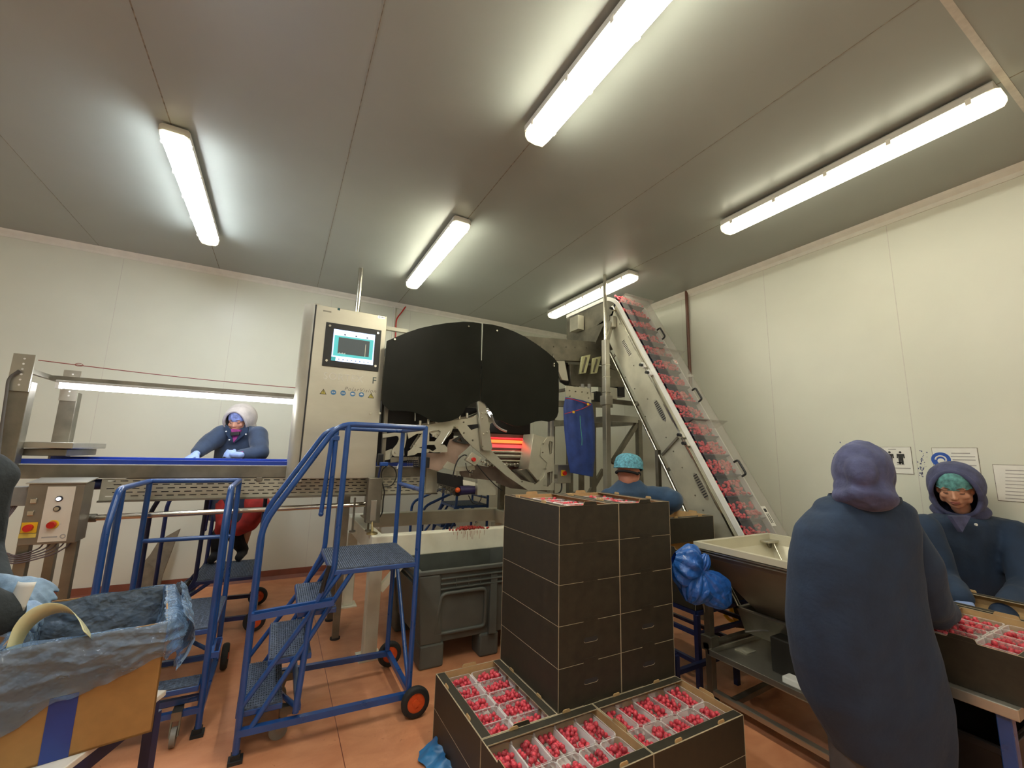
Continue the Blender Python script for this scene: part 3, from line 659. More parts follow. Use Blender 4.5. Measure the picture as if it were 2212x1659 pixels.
build('end_plate', MB().box((xe-.115, YC-.025, zg1), (xe-.005, YC+.0, zr0-.0)), plate_m, t, bevel=.003)
build('return_belt', MB().cyl((at(90, 1040, y=YC).x, YC+.06, zr1-.045), (xg-.01, YC+.06, zr1-.045), .035), mat('return belt', (.012, .02, .08), .5), t, 40)
for u in (560,): build('latch', MB().box((at(u, 1035, y=YC).x-.02, YC-.014, zr1-.03), (at(u, 1035, y=YC).x+.02, YC, zr1+.002)), steel_d, t, bevel=.003)
# posts and beam that carry the belt light
xp = at(35, 900, y=YC-.03).x; zp = at(62, 768, y=YC-.03).z
for y, nm in ((YC-.03, 0), (YK+.06, 1)):
    zt_ = zp if nm == 0 else at(157, 802, y=y).z; xx = xp if nm == 0 else at(145, 900, y=y).x
    po = build('lamp_post', MB().box((xx-.05, y-.04, zr0-.05), (xx+.05, y+.04, zt_-.17)), steel_d, t, bevel=.004)
    pp = MB(); pp.box((xx-.052, y-.052, zt_-.24), (xx+.048, y-.0405, zt_))
    for k in range(6): pp.m = 1; pp.cyl((xx+.002, y-.0525, zt_-.03-k*.034), (xx+.002, y-.0535, zt_-.03-k*.034), .006, n=8)
    build('post_plate', pp, [steel, white_p], po)
a = at(78, 806, y=4.2); c = at(634, 866, y=4.2); zl = (a.z+c.z)/2
build('lamp_beam', MB().bar((xp, 4.2, zl+.01), (.3, 4.2, zl+.01), .03), steel_d, t)
for y in (YC-.03, YK+.06): build('beam_bracket', MB().bar((xp, 4.2, zl+.01), (xp, y, zl+.01), .03), steel_d, t)
build('cross_shelf', MB().box((xp-.0, YC, at(100, 958, y=YC).z-.03), (xp+.28, YK+.02, at(100, 958, y=YC).z+.01)), steel, t, bevel=.004)
build('cross_shelf', MB().box((xp-.0, YC+.05, at(100, 975, y=YC).z-.03), (xp+.24, YK-.02, at(100, 970, y=YC).z)), steel_d, t, bevel=.004)
# legs, long tube
legx = [0, .56]
for x in (at(40, 1240, y=3.99).x,)+tuple(legx[1:]):
    for y in (3.99, 4.42): lg = build('leg', MB().box((x-.025, y-.025, .01), (x+.025, y+.025, zg1-.0)), steel_d, t); build('foot', MB().cyl((x, y, 0), (x, y, .012), .04), rubber, lg)
a = at(195, 1119, y=3.85); c = at(795, 1089, y=3.85)
build('long_tube', MB().cyl(a, c, .019), steel_p, t, 40)
build('tube_collar', MB().cyl(a-Vector((.06, 0, 0)), a+Vector((.03, 0, 0)), .026), steel_d, t, 40)
# the lamp over the belt
z0 = at(380, 850, y=4.2).z; xa, xb = at(132, 830, y=4.2).x, .08
t2 = thing('belt_light', ((xa+xb)/2, 4.2, z0), 'long white tube light hanging over the sorting belt on the left', 'light')
build('lamp_housing', MB().box((xa-.02, 4.165, z0+.018), (xb, 4.235, zl-.006)), hous_m, t2, bevel=.003)
build('tube', MB().cyl((xa, 4.2, z0), (xb, 4.2, z0), .022), emis('belt tube lit', (.93, .95, 1), BELTLAMP), t2, 40)
build('lamp_end', MB().box((xa-.02, 4.17, z0-.024), (xa, 4.23, z0+.0178)), white_p, t2)
a = at(83, 778, y=YC-.05); c = at(640, 838, y=YC-.05)
wr = MB(); wr.tube([a+(c-a)*k/12+Vector((0, 0, -.012*math.sin(PI*k/12))) for k in range(13)], .0028, 6); wr.tube([a+(c-a)*.13+Vector((.02*math.cos(j), 0, .008+.01*math.sin(j)-.01)) for j in [i*PI/5 for i in range(11)]], .002, 5)
build('safety_wire', wr, mat('red safety wire', (.30, .05, .04), .5), label='thin red safety pull wire stretched above the sorting belt', cat='wire', smooth=60)
# cable looped up the near post
cb = [at(*p, y=YC-.10) for p in ((42, 800), (20, 818), (14, 850), (4, 920), (-4, 990))]
build('cable', MB().tube(catmull(cb), .008, 8), mat('grey cable', (.12, .11, .10), .6), label='grey cable clipped up the near lamp post at the left edge', cat='cable', smooth=60)
# control box
yb_ = 3.60; A, B_, Cc, Dd = at(60, 1046, y=yb_), at(187, 1043, y=yb_), at(160, 1170, y=yb_), at(37, 1182, y=yb_)
x0, x1 = (A.x+Dd.x)/2, (B_.x+Cc.x)/2; z1, z0 = (A.z+B_.z)/2, (Cc.z+Dd.z)/2
t = thing('control_box', ((x0+x1)/2, yb_, z0), 'steel control box with white button panel and red emergency stop on the left', 'control box')
build('enclosure', MB().box((x0, yb_, z0), (x1, yb_+.16, z1)), mat('control box steel', (.30, .27, .22), .4, .7, .1, 5), t, bevel=.004)
build('roof', MB().prism([(x0-.01, yb_-.012, z1), (x1+.01, yb_-.012, z1), (x1+.01, yb_+.17, z1+.02), (x0-.01, yb_+.17, z1+.02)], (0, 0, .006)), steel, t)
def F(u, v): p = at(u, v, y=yb_); return p.x, p.z
fw_ = x1-x0; fh = z1-z0
def fp(s, h): return x0+fw_*s, z0+fh*h                 # position on the face
a, c = fp(.34, .04), fp(.84, .95)
pn = build('button_panel', MB().box((a[0], yb_-.003, a[1]), (c[0], yb_-.0003, c[1])), mat('pale panel', (.74, .68, .58), .45, 0, .02), t)
def btn(nm, s, h, r, m, d=.012, par=None, n=20):
    p = fp(s, h); return build(nm, MB().cyl((p[0], yb_-.003, p[1]), (p[0], yb_-.003-d, p[1]), r, r*.9, n), m, par or t, 40)
btn('button_ring', .58, .745, .017, black_p, .008); btn('lit_button', .58, .745, .011, emis('lit button', (.75, .8, 1), 1.2), .016)
btn('button_ring', .575, .58, .017, black_p, .008); btn('push_button', .575, .58, .0125, steel_p, .011)
btn('stop_collar', .56, .32, .026, yel_m, .008); btn('emergency_stop', .55, .32, .021, red_m, .03)
for s, h in ((.15, .72), (.14, .52)):
    p = fp(s, h); build('selector', MB().box((p[0]-.014, yb_-.012, p[1]-.014), (p[0]+.014, yb_-.0003, p[1]+.014)), steel_p, t, bevel=.003)
p = fp(.16, .285); yp = build('isolator_plate', MB().box((p[0]-.033, yb_-.006, p[1]-.030), (p[0]+.033, yb_-.0003, p[1]+.030)), yel_m, t); build('isolator_knob', MB().cyl((p[0], yb_-.006, p[1]), (p[0], yb_-.03, p[1]), .020), red_m, t, 40)
p = fp(.15, .155); build('warning_label', MB().box((p[0]-.036, yb_-.002, p[1]-.012), (p[0]+.036, yb_-.0003, p[1]+.012)), mat('label yellow', (.8, .62, .12), .5), t)
a = fp(.40, .115); b_ = MB(); b_.box((a[0], yb_-.0036, a[1]-.004), (a[0]+fw_*.27, yb_-.003, a[1]+.004)); b_.tube([(a[0]+fw_*.37+.011*math.cos(k), yb_-.0034, a[1]+.002+.011*math.sin(k)) for k in [i*PI/6 for i in range(12)]], .0028, 5, closed=True); b_.box((a[0]+.03, yb_-.0036, a[1]+.205*fh), (a[0]+.075, yb_-.003, a[1]+.21*fh))
build('panel_print', b_, pale_ink, t)
for s, nm in ((.06, 0), (.90, 1)):
    x = x0+fw_*s; build('stand_leg', MB().box((x-.028, yb_+.05, 0), (x+.022, yb_+.10, z0)), steel_d, t, bevel=.003)
jb = build('junction_box', MB().box((x0-.11, yb_+.03, z1-.13), (x0-.005, yb_+.11, z1-.02)), mat('grey plastic box', (.24, .23, .21), .6), t, bevel=.004)
cb = MB()
for k in range(5):
    xs_ = x0+.10+.03*k; cb.tube(catmull([(xs_, yb_+.04, z0-.0), (xs_-.02, yb_+.03, z0-.03), (xs_-.09, yb_+.02, z0-.055-.004*k), (x0-.03, yb_+.02, z0-.045-.012*k), (x0-.10, yb_+.03, z0+.01+.01*k), (x0-.09+.01*k, yb_+.05, z1-.13)]), .0045, 6)
build('cable_loops', cb, mat('mauve cable', (.16, .13, .14), .6), t, 60, kind='stuff')
# a crumpled brown sheet leaning on the wall behind
A = [at(*p, y=5.80) for p in ((298, 1268), (312, 1212), (322, 1200), (340, 1170), (362, 1158), (384, 1146), (372, 1180), (352, 1240), (344, 1268))]
cz = min(p.z for p in A); A = [Vector((p.x, 5.80+(p.z)*.32-.10, p.z)) for p in A]; A[0].z = A[-1].z = .003
build('cardboard_sheet', MB().prism(A, (.006, .012, 0)), mat('brown card', (.20, .16, .11), .8, 0, .15, 12), label='torn brown cardboard sheet leaning against the back wall below the belt', cat='cardboard')
# ================================================================ optical sorting machine
t = thing('sorting_machine', (1.5, 4.3, .88), 'large steel optical sorting machine with black shield panels, touch screen cabinet and glowing red lamp', 'machine'); SM_ = t
YM = 3.70
def pp(pts, y): return [(at(u, v, y=y).x, at(u, v, y=y).z) for u, v in pts]
def plate(nm, pts, y, th, m, par=None, holes=(), **k):
    return cutplate(nm, pp(pts, y), [pp(h, y) for h in holes], (0, y, 0), (1, 0, 0), (0, 0, 1), th, m, par or t, **k)
def bolts(nm, pts, y, r, m, par, d=.012):
    for u, v in pts:
        p = at(u, v, y=y); build(nm, MB().cyl((p.x, y, p.z), (p.x, y-d, p.z), r, r*.75, 10), m, par, 40)
# --- control cabinet with a rounded left front edge
YA = 3.72; xa, xb = .150, at(822, 860, y=YA).x; z1 = (at(690, 655, y=YA).z+at(838, 687, y=YA).z)/2; z0 = at(720, 1034, y=YA).z; xL = at(637, 850, y=YA+.10).x
R = .11; sec = [(xa-.004, YA+.33)] + [(xL, YA+.33)] + [(xL+R-R*math.cos(a), YA+.012+R-R*math.sin(a)) for a in [i*PI/2/8 for i in range(9)]] + [(xa-.004, YA+.012)]
cb = build('cabinet_body', MB().prism([(x, y, z0-.02) for x, y in sec], (0, 0, z1-z0+.03)), cab_m, t, 30, bevel=.004)
build('cabinet_core', MB().box((xa-.004, YA+.02, z0), (xb, YA+.33, z1-.004)), cab_m, t, bevel=.003)
dr = build('cabinet_door', MB().box((xa+.006, YA-.002, z0+.002), (xb+.004, YA+.0195, z1-.002)), cab_m, t, bevel=.003)
EX, EZ = (1, 0, 0), (0, 0, 1)
def D(s, h): return xa+(xb-xa)*s, z1-(z1-z0)*h          # position on the door, h downwards
def dbox(nm, s0, h0, s1, h1, d0, d1, m, par, **k):
    a, c = D(s0, h0), D(s1, h1); return build(nm, MB().box((a[0], YA-d1, c[1]), (c[0], YA-d0, a[1])), m, par, **k)
# door layout measured as pixel positions on the door plane
def dp(u, v): p = at(u, v, y=YA-.003); return p.x, p.z
a = dp(704, 697); c = dp(820, 803); sx0, sx1 = (dp(704, 697)[0]+dp(696, 790)[0])/2, (dp(825, 713)[0]+dp(816, 803)[0])/2; sz1, sz0 = (dp(704, 697)[1]+dp(825, 713)[1])/2, (dp(696, 790)[1]+dp(816, 803)[1])/2
bz = build('screen_bezel', MB().box((sx0, YA-.012, sz0), (sx1, YA-.0025, sz1)), black_p, t, bevel=.003)
for x in (sx0+.03, sx1-.03):
    for z in (sz0+.045, sz1-.03): build('bolt', MB().cyl((x, YA-.012, z), (x, YA-.02, z), .013, .010, 12), steel_p, bz, 40)
wx0, wx1 = (dp(721, 711)[0]+dp(715, 779)[0])/2, (dp(810, 724)[0]+dp(805, 789)[0])/2; wz1, wz0 = (dp(721, 711)[1]+dp(810, 724)[1])/2, (dp(715, 779)[1]+dp(805, 789)[1])/2
def scr(nm, s0, h0, s1, h1, col, e, d):                  # patches of the lit picture
    m_ = emis(nm+' glow', col, e); x0, x1 = wx0+(wx1-wx0)*s0, wx0+(wx1-wx0)*s1; z_1, z_0 = wz1-(wz1-wz0)*h0, wz1-(wz1-wz0)*h1
    return build(nm, MB().box((x0, YA-.0122-d, z_0), (x1, YA-.0121, z_1)), m_, bz)
scr('screen', 0, 0, 1, 1, (.52, .64, .95), .85, .0005)
scr('screen_toolbar', .03, .11, .97, .19, (.62, .66, .78), .7, .001); scr('screen_toolbar', .0, .85, 1, 1, (.60, .72, 1), .95, .001)
scr('screen_graph', .03, .19, .97, .84, (.06, .33, .33), .75, .0015); scr('screen_plot', .13, .24, .88, .76, (.05, .06, .06), .5, .002)
scr('screen_icon', .0, .88, .10, 1, (.03, .25, .25), .6, .0015)
for k in range(8): scr('screen_icon', .16+k*.10, .92, .19+k*.10, .955, (.15, .2, .35), .5, .0015)
for k in range(3): scr('screen_icon', .25+k*.27, .12, .285+k*.27, .16, (.02, .03, .05), .3, .0015)
for k in range(9): scr('screen_icon', .14+.02*k, .745-.012*(k % 3), .15+.02*k, .76, (.5, .55, .5), .6, .0025)
build('badge', MB().box((sx0+.12, YA-.0135, sz0+.012), (sx0+.225, YA-.0121, sz0+.034)), ink, bz, bevel=.002)
scr('screen_line', .78, .36, .79, .76, (.5, .5, .35), .5, .0025)
lt = mat('etched white lettering', (.72, .70, .62), .5); ld = mat('dark teal lettering', (.05, .10, .10), .5); lg = mat('grey lettering', (.22, .20, .17), .5)
p = dp(697, 817); h = .082
lettering('SORTEX', h, (dp(697, 822)[0], YA-.0025, dp(745, 815)[1]-.030), EX, EZ, lt, t, sp=1.06)
lettering('F', h, (dp(803, 828)[0], YA-.0025, dp(745, 815)[1]-.030), EX, EZ, ld, t)
lettering('PolarVision', .044, (dp(744, 836)[0], YA-.0025, dp(745, 838)[1]-.020), EX, EZ, lg, t, shear=.3, sp=1.25)
yw, sb = mat('sign yellow', (.62, .52, .10), .5), mat('sign blue two', (.08, .25, .50), .5)
build('door_gap', MB().box((xa-.0045, YA-.001, z0), (xa+.0055, YA+.0195, z1-.003)), ink, t)
zs = (dp(698, 846)[1]+dp(802, 855)[1])/2
for u in (698, 802):
    x = dp(u, 850)[0]; s_ = .026; tr = [(x-s_, YA-.0022, zs-s_*.8), (x+s_, YA-.0022, zs-s_*.8), (x, YA-.0022, zs+s_*.95)]
    w1 = build('warning_sign', MB().prism(tr, (0, -.0006, 0)), ink, t)
    build('sign_face', MB().prism([((q[0]-x)*.74+x, YA-.0028, (q[2]-zs)*.74+zs-.0012) for q in tr], (0, -.0005, 0)), yw, w1)
    build('sign_mark', MB().box((x-.002, YA-.0038, zs-.004), (x+.002, YA-.0033, zs+.012)).box((x-.002, YA-.0038, zs-.012), (x+.002, YA-.0033, zs-.008)), ink, w1)
for k, u in enumerate((720, 741, 762, 781)):
    x = dp(u, 850)[0]; z = zs+.002; c_ = build('mandatory_sign', MB().cyl((x, YA-.0022, z), (x, YA-.0028, z), .021, n=28), sb, t); mk = MB()
    if k < 2: mk.box((x-.012, YA-.0034, z-.004), (x-.002, YA-.0028, z+.005)); mk.box((x+.002, YA-.0034, z-.004), (x+.012, YA-.0028, z+.005)); mk.box((x-.013, YA-.0034, z+.001), (x+.013, YA-.0028, z+.003))
    elif k == 2: mk.cyl((x, YA-.0028, z), (x, YA-.0034, z), .009, n=14); mk.box((x-.014, YA-.0034, z-.006), (x-.008, YA-.0028, z+.006)); mk.box((x+.008, YA-.0034, z-.006), (x+.014, YA-.0028, z+.006))
    else: mk.prism([(x+.012*math.cos(a), YA-.0028, z+.001+.010*math.sin(a)) for a in [i*PI/8 for i in range(9)]], (0, -.0006, 0)); mk.box((x-.015, YA-.0034, z-.003), (x+.015, YA-.0028, z+.001))
    build('sign_mark', mk, paper, c_)
p = dp(732, 668); build('badge', MB().box((p[0]-.010, YA-.0035, p[1]-.010), (p[0]+.010, YA-.0021, p[1]+.010)), mat('teal badge', (.02, .12, .13), .4), t)
p = dp(707, 672); build('label_strip', MB().box((p[0]-.032, YA-.003, p[1]-.008), (p[0]+.032, YA-.0021, p[1]+.004)), steel_d, t)
p = dp(824, 686); b_ = MB(); b_.box((p[0]-.030, YA-.0032, p[1]-.008), (p[0]+.030, YA-.0021, p[1]+.011)); b_.m = 1; b_.box((p[0]-.025, YA-.0036, p[1]-.001), (p[0]+.024, YA-.0032, p[1]+.007)); b_.box((p[0]-.024, YA-.0036, p[1]-.006), (p[0]+.018, YA-.0032, p[1]-.004)); build('maker_label', b_, [steel_p, ink], t)
for u, v in ((800, 893), (820, 893)): p = dp(u, v); build('lock', MB().cyl((p[0], YA-.002, p[1]), (p[0], YA-.016, p[1]), .010, n=14), steel_p, t, 40)
p0, p1 = dp(688, 868), dp(805, 878)
# --- black shield panels
YS = 3.60
L1 = [(835, 737), (858, 727), (880, 718), (907, 709), (935, 703), (965, 698), (1000, 695), (1022, 696), (1040, 699), (1039, 780), (1036, 864), (1030, 868), (1016, 873), (1005, 882), (1001, 891), (989, 903), (971, 910), (954, 912), (937, 911), (920, 902), (907, 895), (895, 891), (880, 888), (862, 887), (850, 888), (841, 886), (832, 878), (825, 870), (828, 820)]
R1 = [(1043, 699), (1062, 701), (1083, 706), (1110, 716), (1135, 728), (1158, 743), (1180, 759), (1197, 774), (1206, 786), (1207, 840), (1206, 890), (1203, 900), (1196, 908), (1185, 911), (1170, 909), (1155, 911), (1140, 917), (1125, 921), (1108, 920), (1095, 915), (1082, 909), (1070, 908), (1065, 897), (1056, 882), (1048, 871), (1042, 868), (1039, 864), (1041, 780)]
for L_, nm in ((L1, 'left'), (R1, 'right')):
    o = plate('shield_panel', L_, YS, .008, shield_m, label=nm+' black rubber shield panel')
    bolts('bolt', ([(852, 734), (1011, 706)] if nm == 'left' else [(1072, 715), (1195, 786), (1195, 791)]), YS-.004, .012, steel_p, o, .02)
# --- housing behind the shields
hb = MB(); A_, Bb = at(850, 745, y=4.0), at(1180, 780, y=4.0)
hb.box((.80, 4.0, 1.75), (2.42, 5.08, 2.52)); build('housing', hb, dark_m, t, bevel=.01)
build('dark_backing', MB().box((.80, 4.25, 1.42), (1.62, 5.0, 1.749)), dark_m, t, bevel=.01)  # dark block added so the gaps behind the linkage read as shade
build('side_cover', MB().box((.76, 3.97, 2.0), (2.44, 3.995, 2.42)), steel_d, t, bevel=.004)
for x in (.86, 2.40):
    for y in (4.62,): build('frame_post', MB().box((x-.035, y-.035, .885), (x+.035, y+.035, 1.75)), steel_d, t, bevel=.004)
build('frame_post', MB().box((at(1190, 1000, y=YM+.02).x-.02, YM, .885), (at(1190, 1000, y=YM+.02).x+.022, YM+.06, at(1190, 880, y=YM).z+.3)), steel, t, bevel=.004)
build('frame_post', MB().box((at(832, 930, y=YM+.02).x-.016, YM+.02, at(832, 1080, y=YM).z), (at(832, 930, y=YM+.02).x+.016, YM+.06, at(832, 860, y=YM).z)), steel_d, t, bevel=.003)
a = at(840, 710, y=3.95); build('top_rail', MB().bar((a.x-.05, 3.95, a.z), (a.x+.18, 3.95, a.z+.0), .035), wht, t)
# --- linkage plates, traced from the machine's side
s8 = lambda pts: [(820+x/9.217, 900+y/9.217) for x, y in pts]
s3 = lambda pts: [(600+x/3.318, 560+y/3.318) for x, y in pts]
s5 = lambda pts: [(800+x/3.95, 880+y/3.95) for x, y in pts]
o = plate('link_plate', s8([(60, 345), (420, 305), (540, 305), (530, 450), (500, 600), (482, 640), (490, 770), (440, 792), (300, 795), (255, 765), (238, 700), (262, 640), (345, 545), (385, 450), (372, 400), (335, 383), (60, 425)]), YM, .012, plate_m)
bolts('bolt', s8([(462, 378), (308, 708)]), YM-.006, .010, steel, o)
plate('link_plate', s8([(80, 700), (240, 640), (260, 760), (200, 850), (80, 870)]), YM+.05, .010, plate_m)
o = plate('link_plate', s8([(545, 300), (1000, 215), (1430, 150), (1475, 178), (1420, 330), (1210, 560), (1290, 560), (1345, 620), (1345, 705), (1080, 712), (990, 690), (960, 715), (750, 725), (690, 765), (555, 780), (565, 690), (640, 640), (760, 455), (855, 335), (740, 340), (575, 440)]), YM-.03, .012, plate_m,
          holes=[s8([(985, 300), (1170, 268), (1210, 290), (1205, 340), (1100, 490), (985, 492)]), s8([(860, 590), (960, 560), (1090, 560), (1130, 640), (1060, 690), (990, 650), (770, 620)])])
bolts('bolt', s8([(1240, 545), (1400, 290), (1000, 680)]), YM-.036, .009, steel, o)
bolts('roller_end', s8([(820, 375), (690, 570), (1045, 380), (1150, 340)]), YM-.005, .014, steel_p, o, .035)
plate('inner_link', s8([(600, 620), (780, 350), (850, 380), (760, 500), (690, 620), (640, 660)]), YM+.01, .010, steel_d)
build('link_rod', MB().cyl(at(*s8([(1400, 290)])[0], y=YM-.05), at(*s8([(1240, 545)])[0], y=YM-.05), .007), steel_p, t, 40)
o = plate('side_arm', s3([(1035, 1195), (1150, 1172), (1300, 1150), (1340, 1145), (1400, 1132), (1440, 1100), (1500, 1100), (1545, 1165), (1520, 1180), (1500, 1340), (1655, 1500), (1740, 1580), (1850, 1610), (1905, 1560), (1930, 1460), (1880, 1410), (1890, 1330), (1935, 1270), (1978, 1270), (1978, 1655), (1790, 1655), (1640, 1555), (1450, 1390), (1400, 1350), (1330, 1280), (1290, 1215), (1240, 1215), (1180, 1290), (1130, 1280)]), YM-.01, .014, plate_m,
          holes=[s3([(1355, 1190), (1440, 1180), (1445, 1205), (1385, 1225)]), s3([(1945, 1300), (1968, 1310), (1968, 1390), (1945, 1400), (1930, 1360)]), s3([(1900, 1590), (1925, 1530), (1968, 1520), (1968, 1600), (1935, 1630), (1900, 1620)])])
bolts('bolt', s3([(1332, 1168), (1334, 1245), (1397, 1297), (1902, 1322), (1898, 1385), (1918, 1503), (1868, 1585), (1750, 1593), (1842, 1606)]), YM-.017, .009, steel_d, o)
o = plate('upright_column', s3([(1428, 1020), (1475, 1010), (1497, 1140), (1530, 1350), (1520, 1372), (1470, 1370), (1460, 1355)]), YM-.06, .05, steel)
bolts('bolt', s3([(1462, 1103), (1465, 1140), (1475, 1255), (1470, 1340), (1500, 1240), (1492, 1105)]), YM-.086, .008, steel_p, o)
build('pivot_bolt', MB().cyl(at(*s3([(1268, 1203)])[0], y=YM-.02), at(*s3([(1268, 1203)])[0], y=YM-.02)-Vector((0, .06, 0)), .013), steel_p, t, 40)
# cross members and the mirror tubes seen in the gap between the shields
for k, (u0, v0, u1, v1) in enumerate(((1003, 905, 1065, 880), (1000, 893, 1060, 872), (1020, 915, 1070, 895))):
    build('cross_tube', MB().cyl(at(u0, v0, y=4.0+.1*k), at(u1, v1, y=4.0+.1*k), .022), (steel_p, mat('pink lit tube', (.75, .55, .48), .3), white_p)[k], t, 40)
p = at(1058, 890, y=3.95); build('work_lamp', MB().cyl(p, p+Vector((.005, -.02, -.10)), .022), emis('work lamp lit', (.95, 1, .95), 5), t, 40)
build('white_conduit', MB().tube(catmull([at(*q, y=3.9) for q in ((1060, 895), (1068, 915), (1080, 926), (1094, 932))]), .012, 10), white_p, t, 60)
build('rear_tray', MB().prism([(x, 4.05, z) for x, z in pp([(905, 897), (950, 905), (935, 925), (880, 935)], 4.05)], (0, .5, 0)), wht, t)
plate('rear_cover', s3([(820, 1090), (975, 1095), (975, 1155), (820, 1160)]), 4.02, .02, plate_m)
build('door_handle', MB().cyl(at(*s3([(983, 1095)])[0], y=4.0), at(*s3([(983, 1160)])[0], y=4.0), .007), steel_p, t, 40)
# rollers bar above the linkage
a, c = at(*s8([(750, 190)])[0], y=YM), at(*s8([(1750, 20)])[0], y=YM)
rl = build('roller_bar', MB().bar(a, c, .03, .03), steel_d, t)
for k in range(7):
    p = a+(c-a)*(k/6.5+.04); build('nozzle', MB().cyl(p+Vector((0, -.02, 0)), p+Vector((0, -.02, .045)), .012), steel_p, t, 40)
# brown curved chute, perforated cover, motor guard
plate('chute_side', s8([(940, 720), (1200, 730), (1330, 640), (1400, 460), (1620, 380), (1800, 560), (1720, 640), (1560, 780), (1520, 1000), (1300, 1000), (1160, 1080), (880, 1020), (880, 800)]), YM+.04, .03, mat('rose tinted steel', (.42, .30, .24), .45, .5, .15, 6))
plate('black_link', s8([(1450, 470), (1600, 375), (1680, 470), (1820, 530), (1700, 545), (1520, 510)]), YM+.0, .02, dark_m, holes=[s8([(1530, 480), (1600, 425), (1640, 500), (1560, 495)])])
hs = []
for i in range(7):
    for j in range(5): hs.append(s8([(555+i*33-4+dx, 815+j*38+dy) for dx, dy in ((0, 0), (16, 0), (16, 16), (0, 16))]))
plate('perforated_guard', s8([(215, 810), (770, 800), (780, 1020), (330, 1020), (215, 920)]), YM+.0, .004, steel_d, holes=[h for h in hs if True])
build('black_drum', MB().box(at(*s8([(780, 1020)])[0], y=YM+.01), at(*s8([(880, 800)])[0], y=YM+.2)), black_p, t, bevel=.006)
plate('lower_bracket', s8([(1350, 890), (1520, 960), (1560, 1000), (1880, 980), (1900, 1060), (1500, 1090), (1250, 1010)]), YM+.02, .012, plate_m)
# red inspection lamp box and rollers under it
YR = 3.95
rb = build('lamp_window', MB().box((at(1058, 950, y=YR).x, YR, at(1058, 1028, y=YR).z), (at(1134, 950, y=YR).x, YR+.01, at(1134, 940, y=YR).z)), mat('lamp recess', (.25, .14, .12), .35, .4), t)
for v, hh, col, e in ((954, .030, (1, .10, .02), 2.0), (947, .012, (.9, .03, .04), 1.0), (964, .034, (.75, .10, .10), .55)):
    p0, p1 = at(1056, v, y=YR), at(1131, v, y=YR); z = (p0.z+p1.z)/2
    build('red_lamp', MB().box((p0.x, YR-.02, z-hh/2), (p1.x, YR-.001, z+hh/2)), emis('red lamp glow %d' % v, col, e), t)
for v, r_, m_ in ((975, .016, steel_p), (984, .020, steel), (994, .014, steel_p), (1003, .020, steel_d), (1018, .016, steel_p)):
    p0, p1 = at(1050, v, y=YR-.04), at(1128, v+2, y=YR-.04); build('roller', MB().cyl(p0, p1, r_), m_, t, 40)
rs = random.Random(4); gl = MB(); p0 = at(1038, 1001, y=YR-.06); p1 = at(1120, 1006, y=YR-.06)
for k in range(90): q = p0.lerp(p1, rs.random()); gl.sphere(q+Vector((0, rs.uniform(-.02, .02), rs.uniform(-.016, .02))), rs.uniform(.004, .010), 4)
build('wet_chain', gl, steel_p, t, 60, kind='stuff')
o = plate('end_housing', s3([(1798, 1258), (1890, 1285), (1922, 1458), (1842, 1600), (1762, 1500)]), YM+.10, .20, plate_m, bevel=.003)
plate('end_housing_side', s3([(1700, 1512), (1762, 1500), (1842, 1600), (1790, 1600)]), YM+.12, .16, steel_d)
# lower out-feed with drum motor, stop box
a, c = at(1000, 1000, y=YM+.1), at(1190, 1060, y=YM+.1)
o = plate('outfeed_side', s5([(900, 490), (1190, 540), (1390, 640), (1560, 690), (1560, 725), (1200, 690), (1060, 640), (780, 590), (740, 520)]), YM+.12, .02, mat('stained steel', (.20, .15, .12), .45, .6, .2, 6))
plate('outfeed_side', s5([(570, 550), (730, 580), (790, 590), (790, 740), (740, 760), (570, 650)]), YM+.06, .02, black_p)
gr = MB()
for k in range(6):
    a, c = at(*s5([(570, 650+12*k)])[0], y=YM+.05), at(*s5([(725, 690+12*k)])[0], y=YM+.05); gr.bar(a, c, .006)
for k in range(5): a = at(*s5([(580+35*k, 650+9*k)])[0], y=YM+.05); gr.bar(a, a-Vector((0, 0, .075)), .006)
build('wire_grille', gr, steel_d, t)
build('drum_motor', MB().cyl(at(*s5([(760, 710)])[0], y=YM+.03), at(*s5([(910, 700)])[0], y=YM+.03), .042), mat('dark violet drum', (.03, .02, .08), .35, 0, .1), t, 40)
build('tension_knob', MB().sphere(at(*s5([(745, 705)])[0], y=YM), .024, 10), mat('orange knob', (.85, .12, .02), .4), t, 60)
plate('cover_plate', s5([(908, 612), (1058, 630), (1058, 745), (905, 745)]), YM-.03, .05, plate_m, bevel=.002)
plate('cover_plate', s5([(790, 618), (895, 640), (895, 670), (790, 662)]), YM-.0, .01, wht)
for u in (740, 850):
    hd = MB(); hd.tube(smoothpath([at(*s5([(u, 590)])[0], y=YM+.02), at(*s5([(u, 540)])[0], y=YM+.02), at(*s5([(u+18, 540)])[0], y=YM+.02), at(*s5([(u+18, 570)])[0], y=YM+.02)], .01), .004, 6)
    build('lift_handle', hd, steel_p, t, 60)
sb_ = plate('stop_box', s5([(860, 385), (935, 430), (885, 495), (810, 448)]), YM-.06, .05, plate_m, bevel=.003); SBX = sb_
p = at(*s5([(876, 444)])[0], y=YM-.085); build('stop_button', MB().cyl(p, p-Vector((0, .03, 0)), .020, .018, 16), red_m, sb_, 40)
